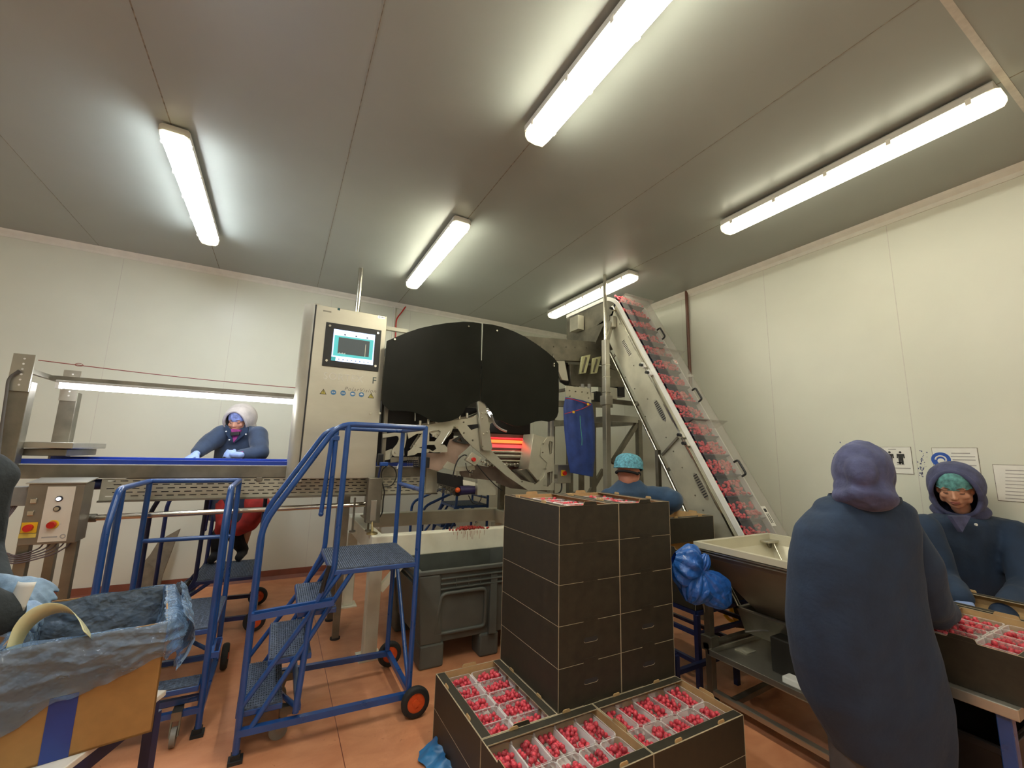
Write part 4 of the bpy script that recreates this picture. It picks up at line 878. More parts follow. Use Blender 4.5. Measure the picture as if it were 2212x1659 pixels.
# machine foot on the white frame, screws, cables
p = at(803, 1160, y=3.60); zf = ZT; xf = p.x
build('foot_column', MB().box((at(795, 1060, y=3.62).x, 3.62, at(800, 1130, y=3.62).z), (at(825, 1060, y=3.62).x, 3.70, z0+.01)), steel_d, t, bevel=.004)
ft = MB(); ft.cyl((xf, 3.60, zf+.001), (xf, 3.60, zf+.012), .045, .042); ft.cyl((xf, 3.60, zf+.012), (xf, 3.60, zf+.022), .036, .015); ft.cyl((xf, 3.60, zf+.02), (xf, 3.64, zf+.12), .009)
build('adjustable_foot', ft, mat('brassy foot', (.45, .36, .18), .35, .9), t, 40)
build('foot_bracket', MB().box((xf-.024, 3.61, zf+.10), (xf+.024, 3.67, zf+.26)), steel, t, bevel=.004)
for u, v in ((764, 1112), (795, 1142)):
    q = at(u, v, y=3.75); b_ = MB(); b_.cyl((q.x, 3.75, zf), (q.x, 3.75, zf+.01), .025); b_.cyl((q.x, 3.75, zf), (q.x, 3.75, zg1-.01), .008); build('levelling_screw', b_, steel_d, t, 40)
def cable(nm, pts, r, m, y): return build(nm, MB().tube(catmull([at(u, v, y=y) for u, v in pts]), r, 7), m, t, 60)
cable('cable', [(828, 1052), (846, 1048), (856, 1030), (852, 1012), (838, 1006), (826, 1016), (824, 1034), (830, 1060), (828, 1080), (826, 1105), (820, 1118)], .005, black_p, 3.66)
cable('cable', [(978, 1030), (984, 1005), (992, 990), (1002, 983), (1008, 984)], .006, black_p, YM-.05)
cable('cable', [(1006, 1000), (1008, 1012), (1014, 1020), (1022, 1022)], .004, black_p, YM-.05)
cable('cable', [(1030, 1003), (1048, 1025), (1068, 1046), (1085, 1060)], .005, black_p, YM-.08)
cable('cable', [(1012, 1070), (1020, 1085), (1030, 1088), (1038, 1080), (1040, 1068)], .005, black_p, YM-.05)
cable('cable', [(828, 1000), (822, 1010), (818, 1030), (816, 1060)], .009, mat('blue bundle', (.01, .02, .10), .5), 3.64)
p = at(829, 1002, y=3.63); build('blue_fitting', MB().box((p.x-.03, 3.62, p.z-.018), (p.x+.035, 3.66, p.z+.014)), mat('blue fitting', (.02, .10, .45), .4), t, bevel=.006)
build('black_motor', MB().box((at(822, 960, y=3.68).x-.012, 3.66, at(822, 1005, y=3.68).z), (at(822, 960, y=3.68).x+.03, 3.72, at(822, 980, y=3.68).z)), black_p, t, bevel=.005)
build('clear_hose', MB().tube(catmull([at(u, v, y=3.66) for u, v in ((862, 985), (868, 990), (860, 1005), (858, 1012), (870, 992))]), .004, 6), white_p, t, 60)
# isolator on the right of the machine
YI = 3.72; A_, B2 = at(1205, 1004, y=YI), at(1233, 1044, y=YI)
t = thing('isolator_box', ((A_.x+B2.x)/2, YI, B2.z), 'small steel isolator box with red and yellow rotary switch right of the sorting machine', 'switch box')
build('enclosure', MB().box((A_.x, YI, B2.z), (B2.x, YI+.08, A_.z)), steel, t, bevel=.004)
p = at(1217, 1022, y=YI); build('switch_plate', MB().box((p.x-.028, YI-.008, p.z-.03), (p.x+.025, YI-.0003, p.z+.03)), yel_m, t, bevel=.003); build('switch_knob', MB().cyl((p.x+.004, YI-.008, p.z), (p.x+.004, YI-.03, p.z), .022), red_m, t, 40)
build('bracket_arm', MB().box((A_.x-.05, YI+.02, B2.z+.05), (A_.x, YI+.05, B2.z+.09)), steel_d, t)
build('cable', MB().tube(catmull([(p.x, YI+.03, B2.z), (p.x-.01, YI+.02, B2.z-.06), (p.x-.06, YI, B2.z-.10), (p.x-.16, YI, B2.z-.12)]), .008, 8), black_p, t, 60)
# ================================================================ inclined conveyor
XA, XB_ = 3.38, 3.80
B0 = Vector((0, 2.25, .92)); E1 = Vector((0, .499, .867)).normalized(); E2 = Vector((0, -.867, .499)).normalized()
def cv(a, b, x): p = B0+E1*a+E2*b; return Vector((x, p.y, p.z))
def ab(u, v, x=XA): p = at(u, v, x=x)-B0; p.x = 0; return p.dot(E1), p.dot(E2)
t = thing('elevator_conveyor', (3.59, 3.0, 0), 'steep steel elevator conveyor with clear covers carrying raspberries up on a navy cleated belt', 'conveyor')
TOP = 2.92; BOT = -.62
yend = at(1225, 690, x=XA).y; yend = min(yend, 4.75); ztop = cv(TOP, 0, 0).z+.02
def sideprof(b0, b1, n=6):                              # strip along the slope and round the swan neck to the flat head
    c = cv(TOP, 0, 0); lo, hi = [], []
    for b, l in ((b0, lo), (b1, hi)):
        l.append(cv(BOT, b, 0)); l.append(cv(TOP-.10, b, 0))
        l.append(Vector((0, c.y+.10-b*.35, ztop+b*.9-.02))); l.append(Vector((0, yend, ztop+b*.9-.02)))
    return lo, hi
for x0, nm in ((XA-.012, 'near'), (XB_, 'far')):
    lo, hi = sideprof(.0, .048); lo = smoothpath(lo, .10, 5); hi = smoothpath(hi, .10, 5); mb = MB(); n_ = len(lo)
    vs = [Vector((x, p.y, p.z)) for x in (x0, x0+.012) for p in lo+hi]; N2 = 2*n_; fs = []
    for i in range(n_-1):
        fs.append((i, i+1, n_+i+1, n_+i)); fs.append((N2+i+1, N2+i, N2+n_+i, N2+n_+i+1)); fs.append((i+1, i, N2+i, N2+i+1)); fs.append((n_+i, n_+i+1, N2+n_+i+1, N2+n_+i))
    fs.append((0, n_, N2+n_, N2)); fs.append((n_-1, N2+n_-1, N2+N2-1, N2-1)); mb.add(vs, fs)
    build('white_edge_guide', mb, white_p, t)
    b_ = MB(); b_.prism([cv(BOT, -.33, x0+.006), cv(BOT, -.001, x0+.006), cv(TOP-.12, -.001, x0+.006), cv(TOP-.25, -.20, x0+.006), cv(TOP-.42, -.33, x0+.006)], (.004, 0, 0))
    sp = build('side_plate', b_, plate_m, t)
    b_ = MB(); c = cv(TOP, 0, 0); b_.prism([(x0+.006, c.y-.06, ztop-.03), (x0+.006, yend, ztop-.03), (x0+.006, yend, ztop-.30), (x0+.006, c.y+.30, ztop-.30), (x0+.006, c.y+.02, ztop-.22)], (.004, 0, 0))
    hd_ = build('head_plate', b_, steel_d, t)
    if nm == 'near':
        for u, v in ((1355, 752), (1427, 887), (1515, 1050)):
            a, b = ab(u, v); gr = MB()
            vent = [cv(a+.15*math.cos(w)*(1 if abs(math.cos(w)) > .2 else 1)*.9, b+.032*math.sin(w), x0+.005) for w in [i*PI/10 for i in range(20)]]
            vt = build('vent_plate', MB().prism(vent, (-.002, 0, 0)), steel, sp)
            for k in range(10): aa = a-.105+.023*k; gr.prism([cv(aa, b-.022, x0+.003), cv(aa+.010, b-.022, x0+.003), cv(aa+.010, b+.022, x0+.003), cv(aa, b+.022, x0+.003)], (-.0012, 0, 0))
            build('vent_slots', gr, ink, sp, kind='stuff')
        for u, v in ((1340, 700), (1352, 815), (1370, 790), (1372, 840), (1400, 862), (1440, 945), (1456, 975), (1475, 1010), (1503, 1070), (1520, 1102), (1545, 1085), (1395, 900), (1418, 832)):
            a, b = ab(u, v); q = cv(a, b, x0+.006); build('bolt', MB().cyl(q, q-Vector((.006, 0, 0)), .007, n=8), steel_d, sp)
        for u, v, s_ in ((1395, 790, 1), (1408, 806, 1), (1478, 940, 1), (1488, 958, 1), (1330, 668, 1)):
            a, b = ab(u, v); q = cv(a, b, x0); kb = build('cover_clamp', MB().obox(q-Vector((.02, 0, 0)), .04, .07, .03, Matrix((Vector((1, 0, 0)), E1, E2)).transposed()), white_p if v < 810 and v > 780 else steel_p, t, bevel=.006)
            build('clamp_knob', MB().cyl(q-Vector((.04, 0, 0)), q-Vector((.075, 0, 0)), .016, n=12), black_p, kb, 40)
        a, b = ab(1450, 965); build('joint_strip', MB().bar(cv(a-.02, b-.13, x0-.006), cv(a+.03, b+.13, x0-.006), .012, .022), steel_d, t)
        for a0 in (.25, .75, 1.15, 1.65, 2.1, 2.5): build('slot', MB().prism([cv(a0, -.045, x0+.005), cv(a0+.22, -.045, x0+.005), cv(a0+.22, -.060, x0+.005), cv(a0, -.060, x0+.005)], (-.001, 0, 0)), steel_d, sp)
        build('side_rail', MB().bar(cv(BOT+.1, -.035, x0-.004), cv(TOP-.2, -.035, x0-.004), .008, .018), steel_p, t)
for x, m_ in ((XA+.02, steel_p), (XB_-.02, steel_d)): build('return_tube', MB().cyl(cv(BOT+.2, -.405, x), cv(TOP-.55, -.405, x), .017), m_, t, 40)
for a in (0, .8, 1.6, 2.3): build('tube_hanger', MB().bar(cv(a, -.33, XA+.02), cv(a, -.405, XA+.02), .012, .03), steel_d, t)
build('belt_pan', MB().prism([cv(BOT, -.06, XA+.001), cv(TOP-.1, -.06, XA+.001), cv(TOP-.1, -.04, XA+.001), cv(BOT, -.04, XA+.001)], (XB_-XA-.002, 0, 0)), steel_d, t)
build('cover_back', MB().prism([cv(BOT, -.325, XA+.001), cv(TOP-.5, -.325, XA+.001), cv(TOP-.5, -.32, XA+.001), cv(BOT, -.32, XA+.001)], (XB_-XA-.002, 0, 0)), steel_d, t)
navyb = mat('navy cleated belt', (.012, .014, .05), .45, 0, .15, 10)
tb = MB(); tb.prism([cv(BOT, -.038, XA+.004), cv(TOP-.05, -.038, XA+.004), cv(TOP-.05, -.004, XA+.004), cv(BOT, -.004, XA+.004)], (XB_-XA-.008, 0, 0))
c = cv(TOP, 0, 0); tb.box((XA+.004, c.y-.03, ztop-.05), (XB_-.004, yend-.03, ztop-.02))
bt = build('belt', tb, navyb, t); cl_a = []
a = -.5
while a < TOP-.05:
    build('cleat', MB().prism([cv(a, -.003, XA+.02), cv(a, .055, XA+.02), cv(a+.008, .055, XA+.02), cv(a+.012, -.003, XA+.02)], (XB_-XA-.04, 0, 0)), navyb, bt); cl_a.append(a); a += .205
rs = random.Random(21); pile = MB()
sv8, sf8 = berry_mesh(5, 10, .011)
for a in cl_a:
    if a < -.35: continue
    for k in range(84):
        x = rs.uniform(XA+.035, XB_-.035); d = rs.uniform(0, 1)**1.15; bb = rs.uniform(.008, .014+.050*(1-d)); q = cv(a+.022+d*.15, bb, x); M = Matrix.Rotation(rs.uniform(0, 6), 3, 'X') @ Matrix.Rotation(rs.uniform(0, 6), 3, 'Y'); k_ = rs.uniform(.85, 1.2)
        pile.add([q+M @ (v*k_) for v in sv8], sf8)
for k in range(60):
    q = Vector((rs.uniform(XA+.03, XB_-.03), c.y+rs.uniform(-.02, .25), ztop-.02+rs.uniform(.01, .035))); pile.add([q+v for v in sv8], sf8)
build('raspberry_load', pile, berry, kind='stuff', label='raspberries riding in the pockets of the steep elevator belt', cat='raspberries', smooth=80)
# clear covers in three lengths with black handles
cov = [(1.98, 2.80), (1.06, 1.965), (-.42, 1.045)]
aH = [ab(1410, 731, 3.6), ab(1486, 861, 3.6), ab(1577, 1016, 3.6)]
for i, (a0, a1) in enumerate(cov):
    hB = .15; x0, x1 = XA+.004, XB_-.004; sh = MB()
    prof = [(x0, .066), (x0, hB-.02), (x0+.02, hB), (x1-.02, hB), (x1, hB-.02), (x1, .066)]
    inn = [(x0+.004, .066), (x0+.004, hB-.022), (x0+.022, hB-.004), (x1-.022, hB-.004), (x1-.004, hB-.022), (x1-.004, .066)]
    rings = [[cv(a, b, x) for x, b in prof+inn[::-1]] for a in (a0, a1)]; sh.loft(rings, caps=False)
    cvr = build('clear_cover', sh, cover, t)
    build('cover_lip', MB().prism([cv(a1-.006, .05, x0-.01), cv(a1, .05, x0-.01), cv(a1, hB+.03, x0-.01), cv(a1-.006, hB+.03, x0-.01)], (x1-x0+.06, 0, 0)), cover, cvr)
    ah = (a0+a1)/2+.12 if i != 0 else (a0+a1)/2+.02
    ah = aH[i][0]-.02; hx = 3.62; hp_ = [cv(ah-.07, hB, hx), cv(ah-.07, hB+.045, hx), cv(ah+.07, hB+.045, hx), cv(ah+.07, hB, hx)]
    build('cover_handle', MB().tube(smoothpath(hp_, .025, 4), .010, 8), black_p, cvr, 60)
q = cv(-.02, .1515, 3.70); M3 = Matrix((Vector((1, 0, 0)), E1, E2)).transposed()
lb = build('warning_label', MB().obox(cv(.10, .152, 3.66), .06, .17, .002, M3), paper, t); build('label_print', MB().obox(cv(.15, .1535, 3.66), .035, .03, .001, M3).obox(cv(.08, .1535, 3.65), .008, .08, .001, M3).obox(cv(.08, .1535, 3.67), .008, .08, .001, M3), ink, lb)
lb = build('warning_label', MB().obox(cv(1.80, .152, 3.62), .05, .05, .002, M3), paper, t); build('label_print', MB().tube([cv(1.80+.015*math.sin(w), .1535, 3.62+.015*math.cos(w)) for w in [i*PI/5 for i in range(10)]], .003, 5, closed=True), red_m, lb)
build('foot_frame', MB().box((XA+.0, 1.98, 0), (XA+.04, 2.02, .45)), steel_d, t); build('foot_frame', MB().box((XB_-.04, 1.98, 0), (XB_, 2.02, .45)), steel_d, t)
build('mid_leg', MB().bar((XB_-.02, 2.95, 0), (XB_-.02, 2.95, 1.5), .04), steel_d, t); build('mid_leg', MB().bar((XA+.02, 3.1, 0), (XA+.02, 3.1, 1.62), .04), steel_d, t)
# discharge box and chute under the head
q0, q1 = at(1250, 690, x=XA-.10), at(1232, 693, x=XA-.10); zq0, zq1 = at(1241, 714, x=XA-.10).z, at(1241, 684, x=XA-.10).z
build('motor_box', MB().box((XA-.11, q0.y, zq0), (XA-.014, q1.y, zq1)), plate_m, t, bevel=.004)
build('gear_unit', MB().cyl(cv(TOP-.22, -.17, XA-.012), cv(TOP-.22, -.17, XA-.07), .05), steel_d, t, 40)
ch = MB(); yc0, yc1 = c.y+.15, yend; zt2 = ztop-.30
ch.loft([[Vector((XA-.01, yc0, zt2)), Vector((XB_, yc0, zt2)), Vector((XB_, yc1, zt2)), Vector((XA-.01, yc1, zt2))], [Vector((XA-.05, yc0+.15, zt2-.28)), Vector((XA+.25, yc0+.15, zt2-.28)), Vector((XA+.25, yc1-.2, zt2-.28)), Vector((XA-.05, yc1-.2, zt2-.28))]])
build('discharge_chute', ch, steel_d, t)
build('head_end', MB().box((XA, yend, ztop-.30), (XB_, yend+.006, ztop+.0)), steel, t)

# ================================================================ support gantry and the vibrating feeder
XP, YP = 3.20, 3.66
t = thing('support_gantry', (3.45, 4.1, 0), 'grey square tube gantry left of the elevator conveyor, round pole up to the ceiling', 'gantry')
q = at(1308, 735, y=YP); xp_ = q.x; zq = q.z
build('round_pole', MB().cyl((xp_, YP, zq-.05), (xp_, YP, ZC), .021), steel_p, t, 40)
build('post', MB().box((xp_-.033, YP-.033, 0), (xp_+.033, YP+.033, zq)), steel, t, bevel=.004)
xr = at(1379, 905, y=YP).x; zb1 = at(1345, 905, y=YP).z; zb2 = at(1345, 875, y=YP).z
build('post', MB().box((xr-.03, YP-.03, 0), (xr+.03, YP+.03, zb1)), steel_d, t, bevel=.004)
yb2 = 4.75
for x in (xp_, xr): build('post', MB().box((x-.03, yb2-.03, 0), (x+.03, yb2+.03, zb2)), steel_d, t, bevel=.004)
build('beam', MB().bar((xp_, YP, zb1), (xr+.03, YP, zb1), .05, .07), steel, t); build('beam', MB().bar((xp_, YP+.0, zb2+.03), (xr-.0, YP+.0, zb2+.03), .04, .05), steel_d, t)
build('beam', MB().bar((xp_, yb2, zb1), (xr, yb2, zb1), .05, .07), steel_d, t); build('beam', MB().bar((xp_, YP, zb1-.02), (xp_, yb2, zb1-.02), .05, .07), steel_d, t); build('beam', MB().bar((xr, YP, zb1-.02), (xr, yb2, zb1-.02), .05, .07), steel_d, t)
a, c2 = at(1322, 1000, y=YP), at(1376, 915, y=YP); build('diagonal', MB().bar(a, c2, .05, .04, up=(0, 1, 0)), steel_d, t)
xq = at(1281, 1040, y=4.1).x; build('post', MB().box((xq-.03, 4.07, 0), (xq+.03, 4.13, at(1281, 870, y=4.1).z)), steel_d, t, bevel=.004)
zqq = at(1281, 905, y=4.1).z; build('beam', MB().bar((xq-.35, 4.1, zqq), (xp_, 4.1, zqq), .05, .06), steel_d, t); build('beam', MB().bar((xq-.35, 4.1, zqq-.9), (xp_, 4.1, zqq-.9), .04, .05), steel_d, t)
a, c2 = at(1268, 1075, y=4.1), at(1303, 1015, y=4.1); build('diagonal', MB().bar(a, c2, .05, .04, up=(0, 1, 0)), steel_d, t)
build('post', MB().box((xq-.38, 4.07, 0), (xq-.32, 4.13, zqq)), steel_d, t)
cl = MB()
for z in (zq-.30, zq-.44, zq-.62): cl.box((xp_-.036, YP-.036, z), (xp_+.036, YP+.036, z+.006))
build('cable_ties', cl, steel_p, t, kind='stuff')
build('clamp', MB().box((xp_-.05, YP-.05, zb2-.02), (xp_+.055, YP+.05, zb2+.09)), steel, t, bevel=.006)
a = cv(TOP-.30, -.17, XA-.012); build('arm', MB().bar((xp_, YP, zq-.04), (a.x-.03, a.y, a.z+.02), .055, .05), steel, t)
build('arm_plate', MB().box((XA-.06, a.y-.06, a.z-.05), (XA-.0125, a.y+.06, a.z+.09)), steel, t, bevel=.006)
YV = 4.0
t = thing('vibrating_feeder', (2.8, YV+.3, 1.9), 'stained steel vibrating feeder trough with pale yellow leaf springs behind the black shield', 'feeder')
def qv(pts, y=YV): return [(at(u, v, y=y).x, at(u, v, y=y).z) for u, v in pts]
o = cutplate('trough_side', qv([(1108, 724), (1215, 733), (1312, 741), (1330, 800), (1290, 786), (1188, 777)]), [], (0, YV, 0), (1, 0, 0), (0, 0, 1), .02, steel_d, t)
for k, u in enumerate((1168, 1196, 1223, 1242, 1267, 1290)): q = at(u, 748+k*.8, y=YV-.01); build('bolt', MB().cyl((q.x, YV-.01, q.z), (q.x, YV-.022, q.z), .008, n=8), steel_d, o)
a, c2 = at(1190, 776, y=YV), at(1312, 785, y=YV); build('trough_floor', MB().prism([(a.x-.3, YV+.01, a.z), (c2.x, YV+.01, c2.z), (c2.x, YV+.01, c2.z+.01), (a.x-.3, YV+.01, a.z+.01)], (0, .5, 0)), steel_d, t)
o = cutplate('trough_side', qv([(1108, 724), (1215, 733), (1312, 741), (1330, 790), (1188, 777)], YV), [], (0, YV+.52, 0), (1, 0, 0), (0, 0, 1), .02, steel, t)
cutplate('trough_lip', qv([(1196, 764), (1300, 770), (1300, 782), (1196, 778)], YV-.03), [], (0, YV-.02, 0), (1, 0, 0), (0, 0, 1), .03, steel_d, t)
spr = mat('pale yellow spring leaf', (.62, .62, .34), .45, 0, .05)
for pts in ([(1257, 770), (1274, 766), (1264, 806), (1251, 808)], [(1280, 774), (1297, 770), (1288, 806), (1275, 808)]):
    cutplate('leaf_spring', qv(pts, 3.93), [], (0, 3.93, 0), (1, 0, 0), (0, 0, 1), .03, spr, t); q = [(p[0]+(7 if i in (0, 1) else 7), p[1]) for i, p in enumerate(pts)]
    m0 = [((pts[0][0]+pts[1][0])/2+1, pts[0][1]+2), ((pts[2][0]+pts[3][0])/2+1, pts[2][1]-2)]; build('spring_bolt', MB().bar(at(*m0[0], y=3.90), at(*m0[1], y=3.90), .012, .02), steel_d, t)
cutplate('feeder_base', qv([(1234, 786), (1335, 792), (1362, 836), (1238, 832)], 4.02), [], (0, 4.08, 0), (1, 0, 0), (0, 0, 1), .06, steel_d, t)
cutplate('feeder_base_back', qv([(1215, 778), (1234, 782), (1238, 832), (1222, 822)], 4.05), [], (0, 4.15, 0), (1, 0, 0), (0, 0, 1), .06, dark_m, t)
cutplate('end_cover', qv([(1190, 778), (1212, 778), (1221, 824), (1207, 822)], 4.05), [], (0, 4.0, 0), (1, 0, 0), (0, 0, 1), .03, steel, t)
for u in (1262, 1276): q = at(u, 838, y=4.0); build('spring_mount', MB().cyl((q.x, 4.03, q.z-.05), (q.x, 4.03, q.z+.05), .022), mat('clear mount', (.35, .34, .30), .3), t, 40)
for u0, v0, u1, v1, m_ in ((1316, 836, 1334, 862, wht), (1335, 832, 1350, 858, black_p), (1277, 848, 1283, 864, wht), (1288, 845, 1298, 868, black_p)):
    a, c2 = at(u0, v0, y=4.05), at(u1, v1, y=4.05); build('drive_unit', MB().box((a.x, 4.05, c2.z), (c2.x, 4.15, a.z)), m_, t, bevel=.004)
build('feeder_crossbeam', MB().bar(at(1200, 872, y=4.1), at(1320, 875, y=4.1), .06, .07), steel_d, t)
for u in (1245, 1300): a = at(u, 832, y=4.08); build('feeder_leg', MB().box((a.x-.025, 4.06, at(u, 875, y=4.1).z), (a.x+.025, 4.12, a.z+.03)), steel_d, t)
# plate and hanging blue bag
YG = 3.58
t = thing('hanging_bag', (at(1250, 940, y=YG).x, YG, at(1250, 1028, y=YG).z), 'long blue fabric bag with red cord hanging right of the black shield panels', 'bag')
g = MB(); L_ = [(1221, 858), (1217, 880), (1219, 930), (1224, 980), (1232, 1021)]; R_ = [(1279, 873), (1283, 905), (1285, 950), (1285, 990), (1280, 1030)]
def bagf_(s, h):
    k = h*4; i = min(3, int(k)); f = k-i; l = [L_[i][j]*(1-f)+L_[i+1][j]*f for j in (0, 1)]; r = [R_[i][j]*(1-f)+R_[i+1][j]*f for j in (0, 1)]
    l, r = at(*l, y=YG), at(*r, y=YG); w2 = 2*PI*s; m_ = (l+r)/2; d = (r-l)/2; fold = .010*math.sin(9*w2+3*h)*math.sin(PI*min(1, h+.15))
    return m_+d*math.cos(w2)+Vector((0, (-.055-fold)*math.sin(w2)*(1-.3*h) if math.sin(w2) > 0 else -.02*math.sin(w2), 0))+Vector((0, -.006*noise.noise(Vector((s*9, h*7, 1))), 0))
g.grid(bagf_, 48, 24, closeu=True); build('bag_cloth', g, bluebag, t, 70)
cd = MB(); cd.tube(catmull([at(*p, y=YG-.075) for p in ((1221, 861), (1235, 862), (1252, 867), (1268, 872), (1276, 874))]), .0035, 5); build('cord', cd, red_m, t, 60)
cd = MB(); cd.tube(catmull([at(*p, y=YG-.075) for p in ((1220, 894), (1238, 889), (1255, 884), (1268, 878), (1276, 874))]), .0035, 5); build('cord', cd, red_m, t, 60)
for u, v in ((1239, 890), (1270, 873)): q = at(u, v, y=YG-.08); build('cord_tag', MB().box((q.x-.012, YG-.085, q.z-.012), (q.x+.012, YG-.078, q.z+.012)), yel_m, t)
cd = MB(); cd.tube(catmull([at(*p, y=YG-.075) for p in ((1253, 898), (1254, 920), (1257, 945), (1257, 962))]), .003, 5); build('cord', cd, mat('green cord', (.10, .45, .30), .6), t, 60, label='thin green cord')
a = qv([(1222, 833), (1273, 839), (1277, 873), (1222, 862)], YG+.03)
t = thing('riveted_plate', (a[0][0]+.1, YG+.03, a[2][1]), 'small riveted steel plate above the hanging blue bag', 'plate')
o = cutplate('plate', a, [], (0, YG+.03, 0), (1, 0, 0), (0, 0, 1), .012, plate_m, t)
for u, v in ((1229, 844), (1242, 846), (1256, 847), (1268, 849), (1230, 856), (1270, 860)): q = at(u, v, y=YG+.03); build('rivet', MB().cyl((q.x, YG+.024, q.z), (q.x, YG+.012, q.z), .007, n=8), steel_d, o)
build('mount_bar', MB().bar((a[0][0]+.05, YG+.04, a[0][1]-.03), (a[0][0]+.05, 4.08, a[0][1]-.03), .03), steel_d, t)

# ================================================================ feed hopper
HX0, HX1, HY0, HY1, HZ = 2.49, 3.33, 1.20, 1.99, 1.0
t = thing('feed_hopper', (2.9, 1.6, 0), 'steel feed hopper with cream inside, between the carton tower and the person in long coat', 'hopper')
cream = mat('satin cream steel', (.66, .62, .48), .38, .25, .05, 4)
hp = MB(); w_ = .035
def rq(x0, x1, y0, y1, z): return [Vector((x0, y0, z)), Vector((x1, y0, z)), Vector((x1, y1, z)), Vector((x0, y1, z))]
hp.loft([rq(HX0, HX1, HY0, HY1, HZ-.035), rq(HX0, HX1, HY0, HY1, HZ), rq(HX0+w_, HX1-w_, HY0+w_, HY1-w_, HZ), rq(HX0+w_, HX1-w_, HY0+w_, HY1-w_, HZ-.07), rq(HX0+.33, HX1-.18, HY0+.25, HY1-.22, HZ-.36), rq(HX0+.33, HX1-.18, HY0+.25, HY1-.22, HZ-.362)], caps=False); hp.f.append((20, 21, 22, 23)); hp.mi.append(0)
build('hopper_bowl', hp, cream, t)
ho = MB(); ho.loft([rq(HX0+w_-.006, HX1-w_+.006, HY0+w_-.006, HY1-w_+.006, HZ-.002), rq(HX0+w_-.006, HX1-w_+.006, HY0+w_-.006, HY1-w_+.006, HZ-.09), rq(HX0+.32, HX1-.17, HY0+.24, HY1-.21, HZ-.42)], caps=False)
build('hopper_wall', ho, mat('hopper outside', (.30, .24, .18), .42, .75, .1, 4), t)
for z in (HZ-.04, HZ-.055): build('rim_fold', MB().box((HX0-.004, HY0, z-.006), (HX0+.01, HY1, z)), steel, t)
q = at(1660, 1165, z=HZ-.03)
build('corner_clip', MB().box((HX1-.16, HY1-.10, HZ-.05), (HX1-.02, HY1-.03, HZ-.035)), steel, t, bevel=.003)
build('level_rod', MB().cyl((HX1-.08, HY1-.08, HZ-.04), (HX1-.16, HY1-.22, HZ-.22), .006), steel_p, t, 40)
build('vibrating_tray', MB().loft([rq(2.78, 3.28, 1.30, 1.85, .44), rq(2.75, 3.32, 1.27, 1.88, .58), rq(2.77, 3.30, 1.29, 1.86, .58), rq(2.80, 3.26, 1.32, 1.83, .46)], caps=False).box((2.79, 1.31, .44), (3.27, 1.84, .45)), steel_d, t)
build('tray_rim', MB().box((2.745, 1.265, .58), (3.325, 1.285, .59)).box((2.745, 1.265, .58), (2.765, 1.885, .59)).box((2.745, 1.865, .58), (3.325, 1.885, .59)), steel, t)
for x in (2.57, 3.27):
    for y in (1.26, 1.96):
        lg = build('leg', MB().box((x-.022, y-.022, .06), (x+.022, y+.022, HZ-.04)), steel_d, t, bevel=.003)
        build('castor', MB().cyl((x-.015, y, .04), (x+.015, y, .04), .04), rubber, lg, 40)
    build('floor_rail', MB().box((x-.02, 1.17, .075), (x+.02, 2.0, .105)), steel, t, bevel=.003)
build('cross_rail', MB().bar((2.57, 1.82, .09), (3.27, 1.86, .09), .04, .03), steel_d, t)
build('cross_rail', MB().bar((2.53, 1.96, .36), (3.27, 1.96, .36), .04, .035), steel_d, t)
build('leg_clamp', MB().box((2.53, 1.92, .33), (2.61, 2.0, .42)), steel_d, t, bevel=.006)
build('shelf', MB().box((2.50, 1.22, .325), (3.10, 1.93, .330)).box((2.50, 1.22, .33), (2.515, 1.93, .36)).box((2.50, 1.915, .33), (3.10, 1.93, .36)), steel, t, bevel=.002)
q = at(1610, 1405, z=.332); build('shelf_plate', MB().box((q.x-.05, q.y-.04, .331), (q.x+.05, q.y+.04, .336)), plate_m, t)
build('drive_box', MB().box((2.66, 1.30, .331), (2.95, 1.62, .52)), mat('dark drive box', (.025, .023, .02), .45, .2), t, bevel=.006)
build('terminal_box', MB().box((2.58, 1.42, .331), (2.655, 1.52, .365)), white_p, t, bevel=.006)
build('polished_stub', MB().cyl(at(1570, 1258, D=3.1), at(1606, 1330, D=2.98), .018), steel_p, t, 40)
build('stub_plate', MB().obox(at(1575, 1255, D=3.1), .16, .12, .01, Matrix.Rotation(.2, 3, 'Z')), steel_d, t)
cb = MB(); cb.tube(catmull([at(u, v, D=2.75) for u, v in ((1520, 1305), (1527, 1350), (1535, 1395), (1532, 1405))]), .004, 6); build('loose_cable', cb, mat('pale cable', (.40, .36, .28), .6), t, 60)
cb = MB(); cb.tube(catmull([at(u, v, D=2.8) for u, v in ((1517, 1303), (1530, 1340), (1548, 1390), (1546, 1398))]), .004, 6); build('loose_cable', cb, mat('pale cable two', (.30, .24, .15), .6), t, 60)
cb = MB(); cb.tube(catmull([at(u, v, D=2.6) for u, v in ((1610, 1365), (1650, 1362), (1680, 1368), (1720, 1385))]), .005, 6); build('loose_cable', cb, mat('grey lead', (.2, .19, .17), .6), t, 60)
